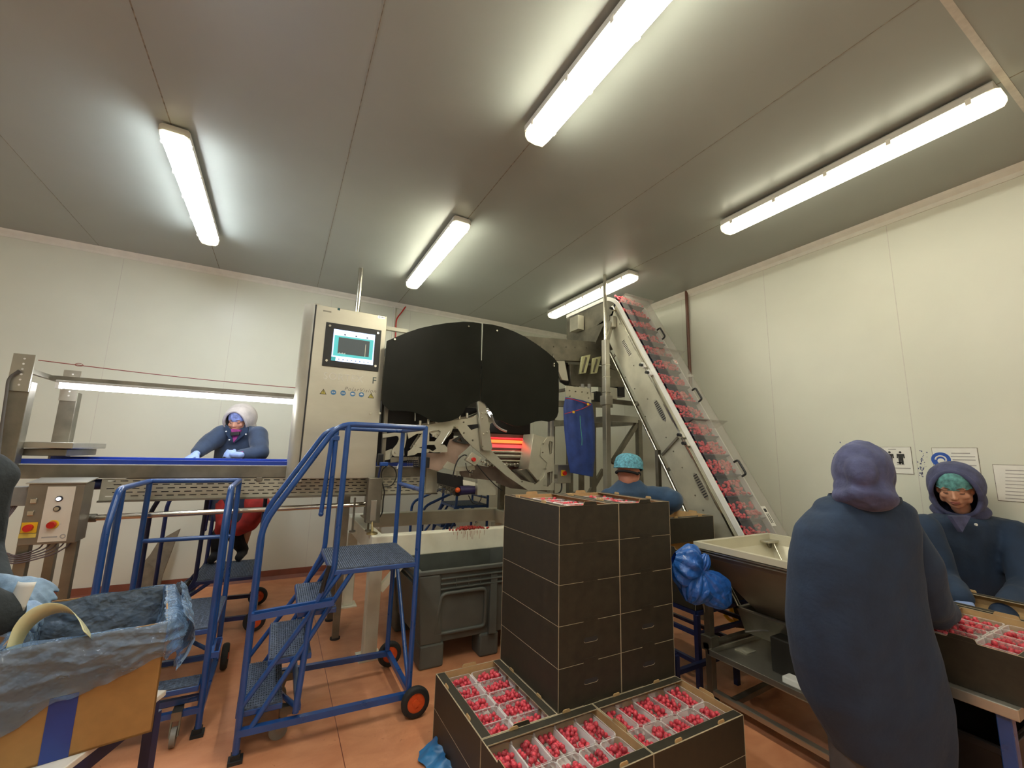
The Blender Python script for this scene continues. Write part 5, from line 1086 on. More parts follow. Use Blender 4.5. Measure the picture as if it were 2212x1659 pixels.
# tied blue waste bag at the hopper's corner
t = thing('waste_bag', at(1508, 1300, D=2.62), 'knotted translucent blue plastic bag hung on the left corner of the feed hopper', 'bag')
K = at(1513, 1237, D=2.62); right = Vector((_r.x, _r.y, 0)).normalized(); fw = Vector((_f.x, _f.y, 0)).normalized()
def lobe(dirv, ln, rad, seed, squash=.6):
    d = dirv.normalized(); a_ = fw; b2 = d.cross(a_).normalized(); g = MB()
    def fn(s, h):
        w2 = 2*PI*s; r = rad*(math.sin(PI*min(1, h*.86+.06))**.8)*(1+.16*math.cos(11*w2+seed)*(1-h*.55)+.10*noise.noise(Vector((3*math.cos(w2)+seed, 3*math.sin(w2), h*4))))
        return K+d*(ln*h)+b2*(r*math.cos(w2))+a_*(r*squash*math.sin(w2))
    g.grid(fn, 66, 18, closeu=True); return g
build('bag_body', lobe(right*-.75+Vector((0, 0, .35)), .185, .13, 1), bagf, t, 80)
build('bag_body', lobe(right*-.35+Vector((0, 0, -.9)), .19, .10, 5), bagf, t, 80)
build('bag_mouth', lobe(right*.62+Vector((0, 0, -.72)), .25, .095, 2, .35), bagf, t, 80)
build('bag_mouth', lobe(right*.35+Vector((0, 0, .9)), .12, .04, 4), bagf, t, 80)
build('knot', MB().sphere(K, .026, 10), bagf, t, 80)
# navy stand with more cartons
t = thing('steel_stand', (2.9, 2.46, 0), 'low navy steel stand behind the feed hopper, carrying black cartons', 'stand')
for x in (2.63, 3.20):
    for y in (2.10, 2.84): build('leg', MB().box((x-.016, y-.016, 0), (x+.016, y+.016, .485)), blue_d, t)
for z in (.18, .36, .495):
    for y in (2.10, 2.84): build('crossbar', MB().bar((2.63, y, z), (3.20, y, z), .026), blue_d, t)
    for x in (2.63, 3.20): build('crossbar', MB().bar((x, 2.10, z), (x, 2.84, z), .026), blue_d, t)
G3 = 'cartons on the navy stand'
carton(2.62, 2.10, .512, .6, .4, .185, 'lowest black carton on the navy stand behind the feed hopper', G3)
carton(2.62, 2.10, .70, .6, .4, .185, 'black carton in the middle of the stack on the navy stand, lugs showing', G3)
carton(2.64, 2.38, .888, .6, .4, .19, 'topmost black carton on the navy stand, beside the man in the blue hair net', G3)
# low navy trestle beside the hopper
t = thing('steel_trestle', (2.8, 2.0, 0), 'low navy steel trestle at floor level under the blue waste bag', 'trestle')
for x, z in ((2.36, .30), (2.96, .22)): build('leg', MB().box((x-.016, 2.04, 0), (x+.016, 2.07, z)), blue_d, t)
build('bar', MB().bar((2.36, 2.055, .20), (2.96, 2.055, .21), .028), blue_d, t); build('bar', MB().bar((2.36, 2.055, .20), (2.22, 2.95, .20), .028), blue_d, t); build('bar', MB().bar((2.36, 2.055, .30), (2.22, 2.95, .36), .028), blue_d, t); build('leg', MB().box((2.205, 2.93, 0), (2.235, 2.96, .36)), blue_d, t)
# dark tool with yellow handle on the floor
t = thing('hand_tool', at(1590, 1345, z=.01), 'dark tool with an orange yellow handle on the floor beneath the feed hopper', 'tool'); T0 = at(1580, 1340, z=.03)
build('handle', MB().tube(catmull([at(1577, 1300, D=3.7), at(1581, 1322, D=3.68), at(1590, 1340, D=3.66), at(1598, 1348, D=3.64)]), [.018]*12+[.022]*7, 10), yel_m, t, 60)
build('handle', MB().tube(catmull([at(1565, 1326, D=3.7), at(1575, 1338, D=3.68), at(1590, 1345, D=3.66)]), .015, 8), yel_m, t, 60)
build('body', MB().tube(catmull([at(1572, 1265, D=3.72), at(1582, 1300, D=3.74), at(1602, 1345, D=3.72)]), .035, 10), mat('dark green rubber', (.015, .03, .018), .5), t, 60)
build('tip', MB().cyl(at(1590, 1350, D=3.64), at(1610, 1352, D=3.64), .022), black_p, t, 40)
# ================================================================ people
UP = Vector((0, 0, 1))
def frame(fwd, up=UP):
    f_ = Vector(fwd).normalized(); r_ = f_.cross(Vector(up)).normalized(); u_ = r_.cross(f_)
    return Matrix((r_, f_, u_)).transposed()            # columns: right, forward, up
class Body(MB):
    def cone(s, p, q, r1, r2, n=14):                    # rounded tapered limb
        p, q = Vector(p), Vector(q); d = (q-p); L_ = d.length; d.normalize(); a = d.orthogonal().normalized(); b = d.cross(a); rings = []
        for k in range(1, 5): w2 = PI/2*k/4; rings.append((p-d*(r1*math.cos(w2)), r1*math.sin(w2)))
        for k in range(4): w2 = PI/2*k/4; rings.append((q+d*(r2*math.sin(w2)), r2*math.cos(w2)))
        s.loft([[c_+(a*math.cos(2*PI*j/n)+b*math.sin(2*PI*j/n))*r for j in range(n)] for c_, r in rings]); return s
    def ell(s, c, r, M=None, n=12): return s.sphere(c, r, n, M)
    def chain(s, pts, rs):
        for a, b, r1, r2 in zip(pts, pts[1:], rs, rs[1:]): s.cone(a, b, r1, r2)
        return s
def fuse(mb, voxel, smooth=4, wrinkle=None):
    """one continuous skin over overlapping volumes"""
    me = bpy.data.meshes.new('f'); me.from_pydata(mb.v, [], mb.f); me.update()
    bm = bmesh.new(); bm.from_mesh(me); bmesh.ops.recalc_face_normals(bm, faces=bm.faces); bm.to_mesh(me); bm.free()
    o = bpy.data.objects.new('f', me); C.objects.link(o)
    r = o.modifiers.new('r', 'REMESH'); r.mode = 'VOXEL'; r.voxel_size = voxel; r.adaptivity = 0
    if smooth: s_ = o.modifiers.new('s', 'SMOOTH'); s_.iterations = smooth; s_.factor = .5
    dg = bpy.context.evaluated_depsgraph_get(); dg.update(); ev = o.evaluated_get(dg); me2 = bpy.data.meshes.new_from_object(ev)
    out = MB(); nrm = [v.normal.copy() for v in me2.vertices]; out.v = [v.co.copy() for v in me2.vertices]
    if wrinkle:
        amp, sc, seed = wrinkle
        for i, p in enumerate(out.v):
            q = Vector((p.x*sc, p.y*sc, p.z*sc*.45+seed)); n1 = noise.noise(q)+.5*noise.noise(q*2.3); rdg = 1-abs(noise.noise(q*1.2+Vector((7, 3, 1))))*2.2
            out.v[i] = p+nrm[i]*amp*(n1*.9+max(0, rdg)*.6-.2)
    out.f = [tuple(p.vertices) for p in me2.polygons]; out.mi = [0]*len(out.f)
    bpy.data.objects.remove(o); return out
def part(nm, body, m, par, voxel, smooth=4, wrinkle=None, **k):
    o = build(nm, fuse(body, voxel, smooth, wrinkle), m, par, fixn=False, **k)
    for p in o.data.polygons: p.use_smooth = True
    return o
def head(b, c, M, s=1.0, full=True):
    """head volumes round the centre c in the frame M (right, forward, up)"""
    def P(x, y, z): return Vector(c)+M @ (Vector((x, y, z))*s)
    b.ell(P(0, -.012, .028), (.073*s, .090*s, .088*s), M, 14); b.ell(P(0, .022, -.02), (.060*s, .068*s, .085*s), M, 12); b.ell(P(0, .040, -.078), (.036*s, .036*s, .030*s), M, 10); b.ell(P(0, .060, -.088), (.018*s, .016*s, .014*s), M)
    for sx in (-1, 1):
        b.ell(P(sx*.052, .012, -.052), (.018*s, .045*s, .030*s), M); b.ell(P(sx*.042, .062, -.022), (.022*s, .020*s, .020*s), M, 8)
        b.ell(P(sx*.030, .076, .022), (.024*s, .012*s, .009*s), M, 8)                       # brow
        b.ell(P(sx*.029, .070, .004), (.0155*s, .014*s, .0125*s), M, 8)                    # lids
        b.ell(P(sx*.076, -.006, -.008), (.008*s, .017*s, .030*s), M, 8)                    # ears
        b.ell(P(sx*.010, .098, -.030), (.0085*s, .010*s, .008*s), M, 7)                    # nostril wings
    b.cone(P(0, .080, .016), P(0, .104, -.024), .0085*s, .0115*s, 10); b.ell(P(0, .107, -.027), (.011*s, .010*s, .009*s), M, 8)
    b.ell(P(0, .087, -.052), (.022*s, .010*s, .0055*s), M, 8); b.ell(P(0, .085, -.062), (.019*s, .010*s, .0065*s), M, 8); b.ell(P(0, .074, -.05), (.030*s, .014*s, .026*s), M, 8)
    return P
def faceparts(par, P, M, s=1.0):
    for sx in (-1, 1):
        e = MB(); e.tube([P(sx*.029+.0145*math.cos(a), .0835-.006*abs(math.cos(a))**2, .000-.006*math.sin(a)) for a in [i*PI/8 for i in range(9)]], .0016*s, 5); build('eyelashes', e, ink, par, 60)
        e = MB(); e.tube([P(sx*(.013+.036*k/6), .091-.016*(k/6)**2, .023+.006*math.sin(PI*k/6)) for k in range(7)], [.002*s, .003*s, .0034*s, .0034*s, .003*s, .0024*s, .001*s], 6); build('eyebrow', e, mat('brown brow', (.10, .05, .03), .8), par, 60)
        e = MB(); e.ell = None; e.sphere(P(sx*.029, .0705, .003), (.0135*s, .0142*s, .0118*s), 10, M); build('eye', e, mat('lowered eyelid', (.50, .24, .15), .5), par, 60)
    e = MB(); e.tube([P(-.021+.042*k/8, .0955-.008*abs(k/4-1)**2, -.0572+.001*math.cos(PI*k/4)) for k in range(9)], .0013*s, 5); build('mouth_line', e, mat('lip line', (.20, .05, .04), .6), par, 60)
    e = Body(); e.sphere(P(0, .089, -.0525), (.020*s, .0098*s, .0045*s), 8, M); e.sphere(P(0, .087, -.062), (.018*s, .0098*s, .0058*s), 8, M); build('lips', e, mat('lip skin', (.46, .16, .12), .45), par, 60)
def hand(b, wrist, M, curl=.6, spread=.10, s=1.0, side=1, grip=0):
    """palm, five unequal bent fingers; M: columns across the palm (towards the thumb), along the fingers, back of the hand"""
    def P(x, y, z): return Vector(wrist)+M @ (Vector((x*side, y, z))*s)
    b.ell(P(0, .048, 0), (.040*s, .052*s, .015*s), M, 12); b.ell(P(.022, .030, -.008), (.018*s, .030*s, .015*s), M, 8); b.cone(P(0, -.02, 0), P(0, .02, 0), .024*s, .028*s)
    for x, ln, r, sp in ((.028, .078, .0088, .10), (.0095, .086, .0092, .03), (-.010, .080, .0088, -.03), (-.028, .062, .0078, -.11)):
        p = P(x, .085, 0); a = .15; l3 = (.46, .31, .25); pts = [P(x*.9, .060, 0), p]; q = (x, .085, 0)
        for k, f_ in enumerate(l3):
            a += curl*(1, 1.15, .8)[k]; q = (q[0]+sp*ln*f_*spread*5*.5, q[1]+ln*f_*math.cos(a), q[2]-ln*f_*math.sin(a)); pts.append(P(*q))
        b.chain(pts, [r*s*1.05, r*s*1.08, r*s, r*s*.94, r*s*.82])
    b.chain([P(.020, .012, -.004), P(.044, .036, -.014), P(.052, .062, -.024-.02*grip), P(.046, .084, -.034-.03*grip)], [.013*s, .0125*s, .0105*s, .0088*s])
def shell(fn, nu, nv): g = MB(); g.grid(fn, nu, nv); return g
def hood(par, c, M, m, k=1.0, wide=1.0, back=1.0, drop=1.0, open_=True, wr=(.006, 11, 0), oa=.080, ob=.112):
    """soft fleece hood: one fused cloth shell with a face opening and a rolled rim"""
    def P(x, y, z): return Vector(c)+M @ (Vector((x, y, z))*k)
    b = Body(); RX, RY, RZ = .116*wide, .145*back, .138
    b.ell(P(0, -.018, .012), (RX*k, RY*k, RZ*k), M, 18); b.ell(P(0, -.020, -.075), (.112*wide*k, .118*back*k, .095*k), M, 14)
    b.ell(P(0, -.035*back, -.135*drop), (.120*wide*k, .105*back*k, .055*k), M, 14); b.ell(P(.0, -.13*back, -.02), (.06*k, .05*k, .075*k), M, 10)
    f = fuse(b, .008, 5, wr); Mi = M.to_3x3().inverted()
    if open_:
        keep = []
        for fc in f.f:
            q = Mi @ ((sum((f.v[i] for i in fc), Vector())/len(fc))-Vector(c))/k
            if q.y > .02 and (q.x/oa)**2+((q.z+.018)/ob)**2 < 1: continue
            keep.append(fc)
        f.f = keep; f.mi = [0]*len(keep)
    o = build('hood', f, m, par, fixn=False)
    for p in o.data.polygons: p.use_smooth = True
    md = o.modifiers.new('thick', 'SOLIDIFY'); md.thickness = .008; md.offset = -1
    if open_:
        pts = []
        for i in range(44):
            a = 2*PI*i/44; x, z = oa*math.cos(a), -.018+ob*math.sin(a); v1 = 1-(x/RX)**2-((z-.012)/RZ)**2; y1 = -.018+RY*math.sqrt(max(v1, 0)); v2 = 1-(x/(.112*wide))**2-((z+.075)/.095)**2; y2 = -.020+.118*back*math.sqrt(max(v2, 0)); pts.append(P(x, max(y1, y2, .035)+.002, z))
        tb = MB(); tb.tube(pts, .0125*k, 8, closed=True); build('hood_rim', tb, m, o, 70)
    return o
def rings_body(rings, n=28, e=2.4):
    """rings: (centre, half width, half depth, frame) as superellipses"""
    out = []
    for c_, a, b, M in rings:
        r = []
        for j in range(n):
            w2 = 2*PI*j/n; cx, sy = math.cos(w2), math.sin(w2)
            r.append(Vector(c_)+M @ Vector((a*math.copysign(abs(cx)**(2/e), cx), b*math.copysign(abs(sy)**(2/e), sy), 0)))
        out.append(r)
    return out
rgt = Vector((_r.x, _r.y, 0)).normalized(); fwd = Vector((_f.x, _f.y, 0)).normalized()

# ---- A: person in the long navy coat seen from behind, at the end of the packing table
def person_long_coat():
    D_ = 1.80; base = at(1890, 1500, D=D_); bx, by = base.x, base.y
    t = thing('person', (bx, by, 0), 'person seen from behind in a long navy coat and slate blue hood, nearest the camera', 'person')
    F_ = frame(fwd*.75+rgt*.66)                        # faces away and to the right
    hc = at(1864, 1026, D=D_-.0); M = frame(F_.col[1]*1+Vector((0, 0, -.35)))
    sh = at(1868, 1130, D=D_+.02); hip = Vector((bx+.02, by+.02, .88))
    b = Body(); P = head(b, hc+F_.col[1]*.02, M); b.cone(hc+Vector((0, 0, -.05)), sh+Vector((0, 0, .05)), .055, .065)
    rs_ = F_.col[0]
    b.chain([sh+Vector((0, 0, .02)), (sh+hip)/2, hip], [.08, .09, .10])
    for sx, dx in ((-1, -.10), (1, .10)):
        q = hip+rs_*dx; ft = Vector((bx, by, .06))+rs_*dx*.85+fwd*.03; kn = (q+ft)/2+F_.col[1]*.03
        b.chain([q, kn, ft], [.085, .058, .04]); b.cone(ft-F_.col[1]*.03, ft+F_.col[1]*.15, .04, .032)
        sq = sh+rs_*(sx*.17)
    shR, elR, wrR = at(1945, 1140, D=1.86), at(2008, 1245, D=1.92), at(2050, 1325, D=2.08)
    shL, elL, wrL = at(1775, 1150, D=1.84), at(1790, 1270, D=1.98), at(1900, 1345, D=2.12)
    b.chain([shR, elR, elR.lerp(wrR, .5)], [.055, .042, .03]); b.chain([shL, elL, elL.lerp(wrL, .5)], [.055, .042, .03])
    bo = part('body', b, skin, t, .011, 3)
    c = Body()                                         # the coat, measured left and right edge at each height
    rows = [(1086, 1805, 1930, .10), (1108, 1752, 1962, .125), (1140, 1730, 1968, .15), (1200, 1718, 1966, .165), (1280, 1714, 1972, .175), (1360, 1717, 1990, .185), (1430, 1727, 2008, .19), (1500, 1745, 2022, .19), (1560, 1775, 2030, .185), (1625, 1812, 2030, .175)]
    rg_ = []
    for v, u0, u1, dp_ in rows:
        l, r = at(u0, v, D=D_+.02), at(u1, v, D=D_+.02); cc = (l+r)/2; tilt = (r-l).normalized()
        tl = 1 if v < 1600 else .6
        rg_.append((cc, (r-l).length/2, dp_, Matrix((tilt, fwd, UP)).transposed()))
    c.loft(rings_body(rg_, 32, 2.3))
    sl = Body(); sl.chain([at(1928, 1130, D=1.82), at(1972, 1215, D=1.80), at(1996, 1290, D=1.84), at(2012, 1318, D=1.90), elR.lerp(wrR, .92)], [.080, .094, .092, .076, .046]); part('sleeve', sl, navy, t, .010, 5, (.011, 6.0, 4.0))
    sl = Body(); sl.chain([at(1785, 1145, D=1.86), at(1772, 1265, D=1.98), at(1890, 1345, D=2.10)], [.075, .080, .060]); part('sleeve', sl, navy, t, .011, 5, (.010, 6.0, 1.0))
    c.ell(at(1830, 1100, D=1.82), (.13, .11, .06), frame(fwd), 12); c.ell(at(1905, 1104, D=1.82), (.12, .11, .06), frame(fwd), 12)
    co_ = part('coat', c, navy, t, .012, 6, (.010, 5.0, 2.0))
    col = MB(); col.loft(rings_body([(at(1866, 1070+6*k, D=1.83), .135+.006*k, .105, frame(fwd)) for k in range(4)], 28, 2), caps=False); build('collar', col, navy, co_, 60)
    hood(t, hc, M, hoodblue, .93, .98, 1.0, .85, True, (.008, 13, 3))
    for w_, sd in ((wrR, 1), (wrL, -1)):
        g = Body(); g.cone(w_-(F_.col[1]*.04), w_, .030, .028); hand(g, w_, frame(F_.col[1]+Vector((0, 0, -.5))), .45, .3, 1, -sd); part('glove', g, glove_m, t, .0055, 2)
    tr = Body()
    for dx in (-.10, .11):
        q = Vector((bx, by, .34))+rs_*dx*.85+fwd*.03; tr.chain([q, q+Vector((0, 0, -.14)), q+Vector((0, 0, -.29))], [.080, .078, .070])
    part('trousers', tr, grey_cloth, t, .012, 4, (.008, 7, 1))
    for dx in (-.10, .11):
        q = Vector((bx, by, .045))+rs_*dx*.85+fwd*.03; s_ = Body(); s_.cone(q-F_.col[1]*.06, q+F_.col[1]*.16, .042, .036); part('shoe', s_, black_cloth, t, .01, 3)
person_long_coat()

# ---- B: woman with teal hair net and slate hood, facing us across the table, looking down
def person_teal():
    D_ = 2.86; hc = at(2062, 1054, D=D_); hc = Vector(hc); dirf = (Vector((0, 0, 0))-Vector((hc.x, hc.y, 0))).normalized()
    look = (dirf+rgt*-.12).normalized(); M = frame(look+Vector((0, 0, -.34)))
    t = thing('person', (hc.x+.05, hc.y+.05, 0), 'woman in slate blue hood and teal hair net looking down beside the right wall', 'person')
    F_ = frame(look); rs_ = F_.col[0]; sh = hc-look*.03+Vector((0, 0, -.24))+rgt*.10; hip = Vector((sh.x-look.x*.15, sh.y-look.y*.15, .86))
    b = Body(); P = head(b, hc, M, 1.14); b.cone(hc+Vector((0, 0, -.06))-look*.03, (hc*.45+sh*.55)+fwd*.03, .052, .050); b.chain([sh+fwd*.03, (sh+hip)/2+fwd*.03, hip+fwd*.03], [.075, .085, .10])
    for dx in (-.09, .09):
        q = hip+rs_*dx; b.chain([q, Vector((q.x, q.y, .45)), Vector((q.x, q.y, .07))], [.08, .056, .04]); b.cone(Vector((q.x, q.y, .05)), Vector((q.x, q.y, .04))+look*.15, .04, .03)
    A1 = [at(1998, 1140, D=2.74), at(2035, 1250, D=2.66), at(2075, 1290, D=2.45)]; A2 = [at(2190, 1150, D=2.76), at(2215, 1270, D=2.62), at(2170, 1330, D=2.35)]
    b.chain([A1[0], A1[1], A1[1].lerp(A1[2], .35)], [.045, .034, .024]); b.chain([A2[0], A2[1], A2[1].lerp(A2[2], .35)], [.045, .034, .024]); part('body', b, skin, t, .007, 2)
    faceparts(t, P, M, 1.14)
    c = Body(); rg_ = []
    for v, u0, u1, dp_ in ((1112, 2030, 2118, .08), (1116, 2004, 2150, .10), (1125, 1988, 2192, .13), (1160, 1984, 2212, .15), (1230, 1992, 2222, .16), (1300, 2000, 2222, .165), (1380, 2005, 2220, .17), (1450, 2005, 2215, .17)):
        l, r = at(u0, v, D=D_+.04), at(u1, v, D=D_+.04); rg_.append(((l+r)/2, (r-l).length/2, dp_, Matrix(((r-l).normalized(), fwd, UP)).transposed()))
    c.loft(rings_body(rg_, 32, 2.2)); c.chain(A1, [.085, .082, .062]); c.chain(A2, [.085, .082, .062])
    co_ = part('coat', c, navy, t, .012, 6, (.009, 5.5, 8.0))
    q = at(2107, 1133, D=D_-.16); build('press_stud', MB().cyl(q, q-fwd*.008, .008), white_p, co_, 40)
    v_ = MB(); a3 = [at(2055, 1115, D=D_-.14), at(2098, 1115, D=D_-.14), at(2079, 1150, D=D_-.155)]; v_.prism(a3, fwd*.03); build('hoodie_front', v_, hoodblue, t)
    hs_ = 1.08
    hood(t, hc-look*.045, M, hoodblue, 1.16, 1.08, 1.0, 1.15, True, (.006, 11, 6), .100, .140)
    netcap(t, P, M, mat('teal hair net', (.13, .36, .36), .75, 0, .25, 40, .4, 120), .022, s=.94)
    for w_, el in ((A1[2], A1[1]), (A2[2], A2[1])):
        g = Body(); d = (w_-el).normalized(); g.cone(w_-d*.04, w_, .03, .028); hand(g, w_, frame(d+Vector((0, 0, -.2))), .5, .3, 1, 1); part('glove', g, glove_m, t, .0055, 2)
    tr = Body()
    for dx in (-.09, .09): q = Vector((hip.x, hip.y, .70))+rs_*dx; tr.chain([q, q+Vector((0, 0, -.3)), q+Vector((0, 0, -.64))], [.09, .08, .07])
    part('trousers', tr, black_cloth, t, .012, 4)
def netcap(par, P, M, m, zc=.03, low=-.005, s=1.0, nm='hair_net'):
    """elasticated mob cap over the skull with a puckered hem"""
    g = MB(); N_ = 56; K = 14
    def pt(i, k):
        a = 2*PI*i/N_; t_ = k/K; w2 = PI/2*(1-t_)**1.0; rr = math.cos(PI/2*t_)**.55 if t_ < 1 else 0
        wr = .0022*math.sin(a*17+t_*4)+.0018*math.sin(a*29-t_*9); z = .020+(.102*math.sin(PI/2*t_)); tilt = math.sin(a)
        return P((.0835+wr+.004*math.sin(PI*t_))*rr*math.cos(a)*s, (-.010+(.103+wr)*rr*math.sin(a))*s, (zc-.03)+z+(.006 if math.sin(a) > 0 else -.022*abs(math.sin(a)))*(1-t_))
    g.loft([[pt(i, k) for i in range(N_)] for k in range(K+1)], caps=False); g.f.append(tuple(K*N_+j for j in range(N_))); g.mi.append(0)
    o = build(nm, g, m, par, 80); h = MB(); h.tube([pt(i, 0) for i in range(N_)], .0042, 6, closed=True); build('elastic_hem', h, m, o, 60); return o
person_teal()

# ---- C: man in navy with blue hair net behind the carton tower, back to us
def person_net():
    D_ = 3.32; hc = at(1358, 1019, D=D_); look = (fwd*.80+rgt*.55).normalized(); M = frame(look+Vector((0, 0, -.25))); s = 1.10
    t = thing('person', (hc.x, hc.y, 0), 'man in navy jacket and blue hair net with his back to us behind the tower', 'person')
    F_ = frame(look); rs_ = F_.col[0]; sh = at(1352, 1075, D=D_); hip = Vector((sh.x, sh.y, .88))
    b = Body(); P = head(b, hc, M, s); b.cone(hc+Vector((0, 0, -.06))-look*.03, sh+Vector((0, 0, .05)), .055, .065); b.chain([sh, (sh+hip)/2, hip], [.08, .09, .10])
    for dx in (-.09, .09): q = hip+rs_*dx; b.chain([q, Vector((q.x, q.y, .45)), Vector((q.x, q.y, .07))], [.085, .06, .04]); b.cone(Vector((q.x, q.y, .05)), Vector((q.x, q.y, .04))+look*.16, .04, .03)
    A1 = [at(1400, 1072, D=3.25), at(1462, 1078, D=3.05), at(1440, 1110, D=3.02)]; A2 = [at(1315, 1075, D=3.3), at(1305, 1130, D=3.4), at(1345, 1160, D=3.6)]
    A1[2] = A1[1]+look*.10+Vector((0, 0, -.10))
    A1 = [at(1395, 1072, D=3.28), at(1450, 1074, D=3.16), at(1425, 1108, D=3.36)]
    b.chain([A1[0], A1[1], A1[1].lerp(A1[2], .35)], [.045, .034, .024]); b.chain([A2[0], A2[1], A2[1].lerp(A2[2], .35)], [.045, .034, .024]); part('body', b, mat('ruddy skin', (.62, .26, .17), .5), t, .009, 3)
    c = Body(); rg_ = []
    for v, u0, u1, dp_ in ((1036, 1338, 1382, .075), (1050, 1320, 1398, .10), (1062, 1304, 1408, .13), (1085, 1296, 1416, .145), (1130, 1296, 1420, .15), (1200, 1298, 1420, .16), (1280, 1300, 1420, .16), (1340, 1302, 1420, .16)):
        l, r = at(u0, v, D=D_), at(u1, v, D=D_); rg_.append(((l+r)/2, (r-l).length/2, dp_, Matrix(((r-l).normalized(), fwd, UP)).transposed()))
    c.loft(rings_body(rg_, 28, 2.2)); c.chain([at(1392, 1070, D=3.30), at(1440, 1074, D=3.20), at(1452, 1082, D=3.16)], [.075, .078, .082]); c.chain([at(1452, 1080, D=3.16), at(1425, 1106, D=3.34)], [.08, .055]); c.chain(A2, [.075, .075, .055])
    part('jacket', c, mat('navy drill jacket', (.020, .055, .115), .8, 0, .15, 9, .2, 35, sheen=.2), t, .010, 5, (.007, 7, 3.0))
    nk = MB(); nk.tube([P(.079*math.cos(a), -.012+.099*math.sin(a), -.008-.012*(math.sin(a) < 0)) for a in [2*PI*i/30 for i in range(30)]], .010, 8, closed=True); build('headband', nk, black_cloth, t, 60)
    netcap(t, P, M, net_m, .034, s=1.16)
    cl_ = MB(); cl_.loft(rings_body([(at(1356, 1047-5*k, D=D_+.01), .085-.008*k, .085-.004*k, frame(fwd)) for k in range(4)], 28, 2), caps=False); build('collar', cl_, mat('navy collar', (.020, .055, .115), .8), t, 60)
    for w_, el in ((A1[2], A1[1]), (A2[2], A2[1])):
        g = Body(); d = (w_-el).normalized(); g.cone(w_-d*.04, w_, .03, .028); hand(g, w_, frame(d), .5, .3, 1, 1); part('glove', g, glove_m, t, .0055, 2)
    tr = Body()
    for dx in (-.09, .09): q = Vector((hip.x, hip.y, .86))+rs_*dx; tr.chain([q, q+Vector((0, 0, -.4)), q+Vector((0, 0, -.80))], [.10, .085, .07])
    part('trousers', tr, black_cloth, t, .014, 4)
person_net()

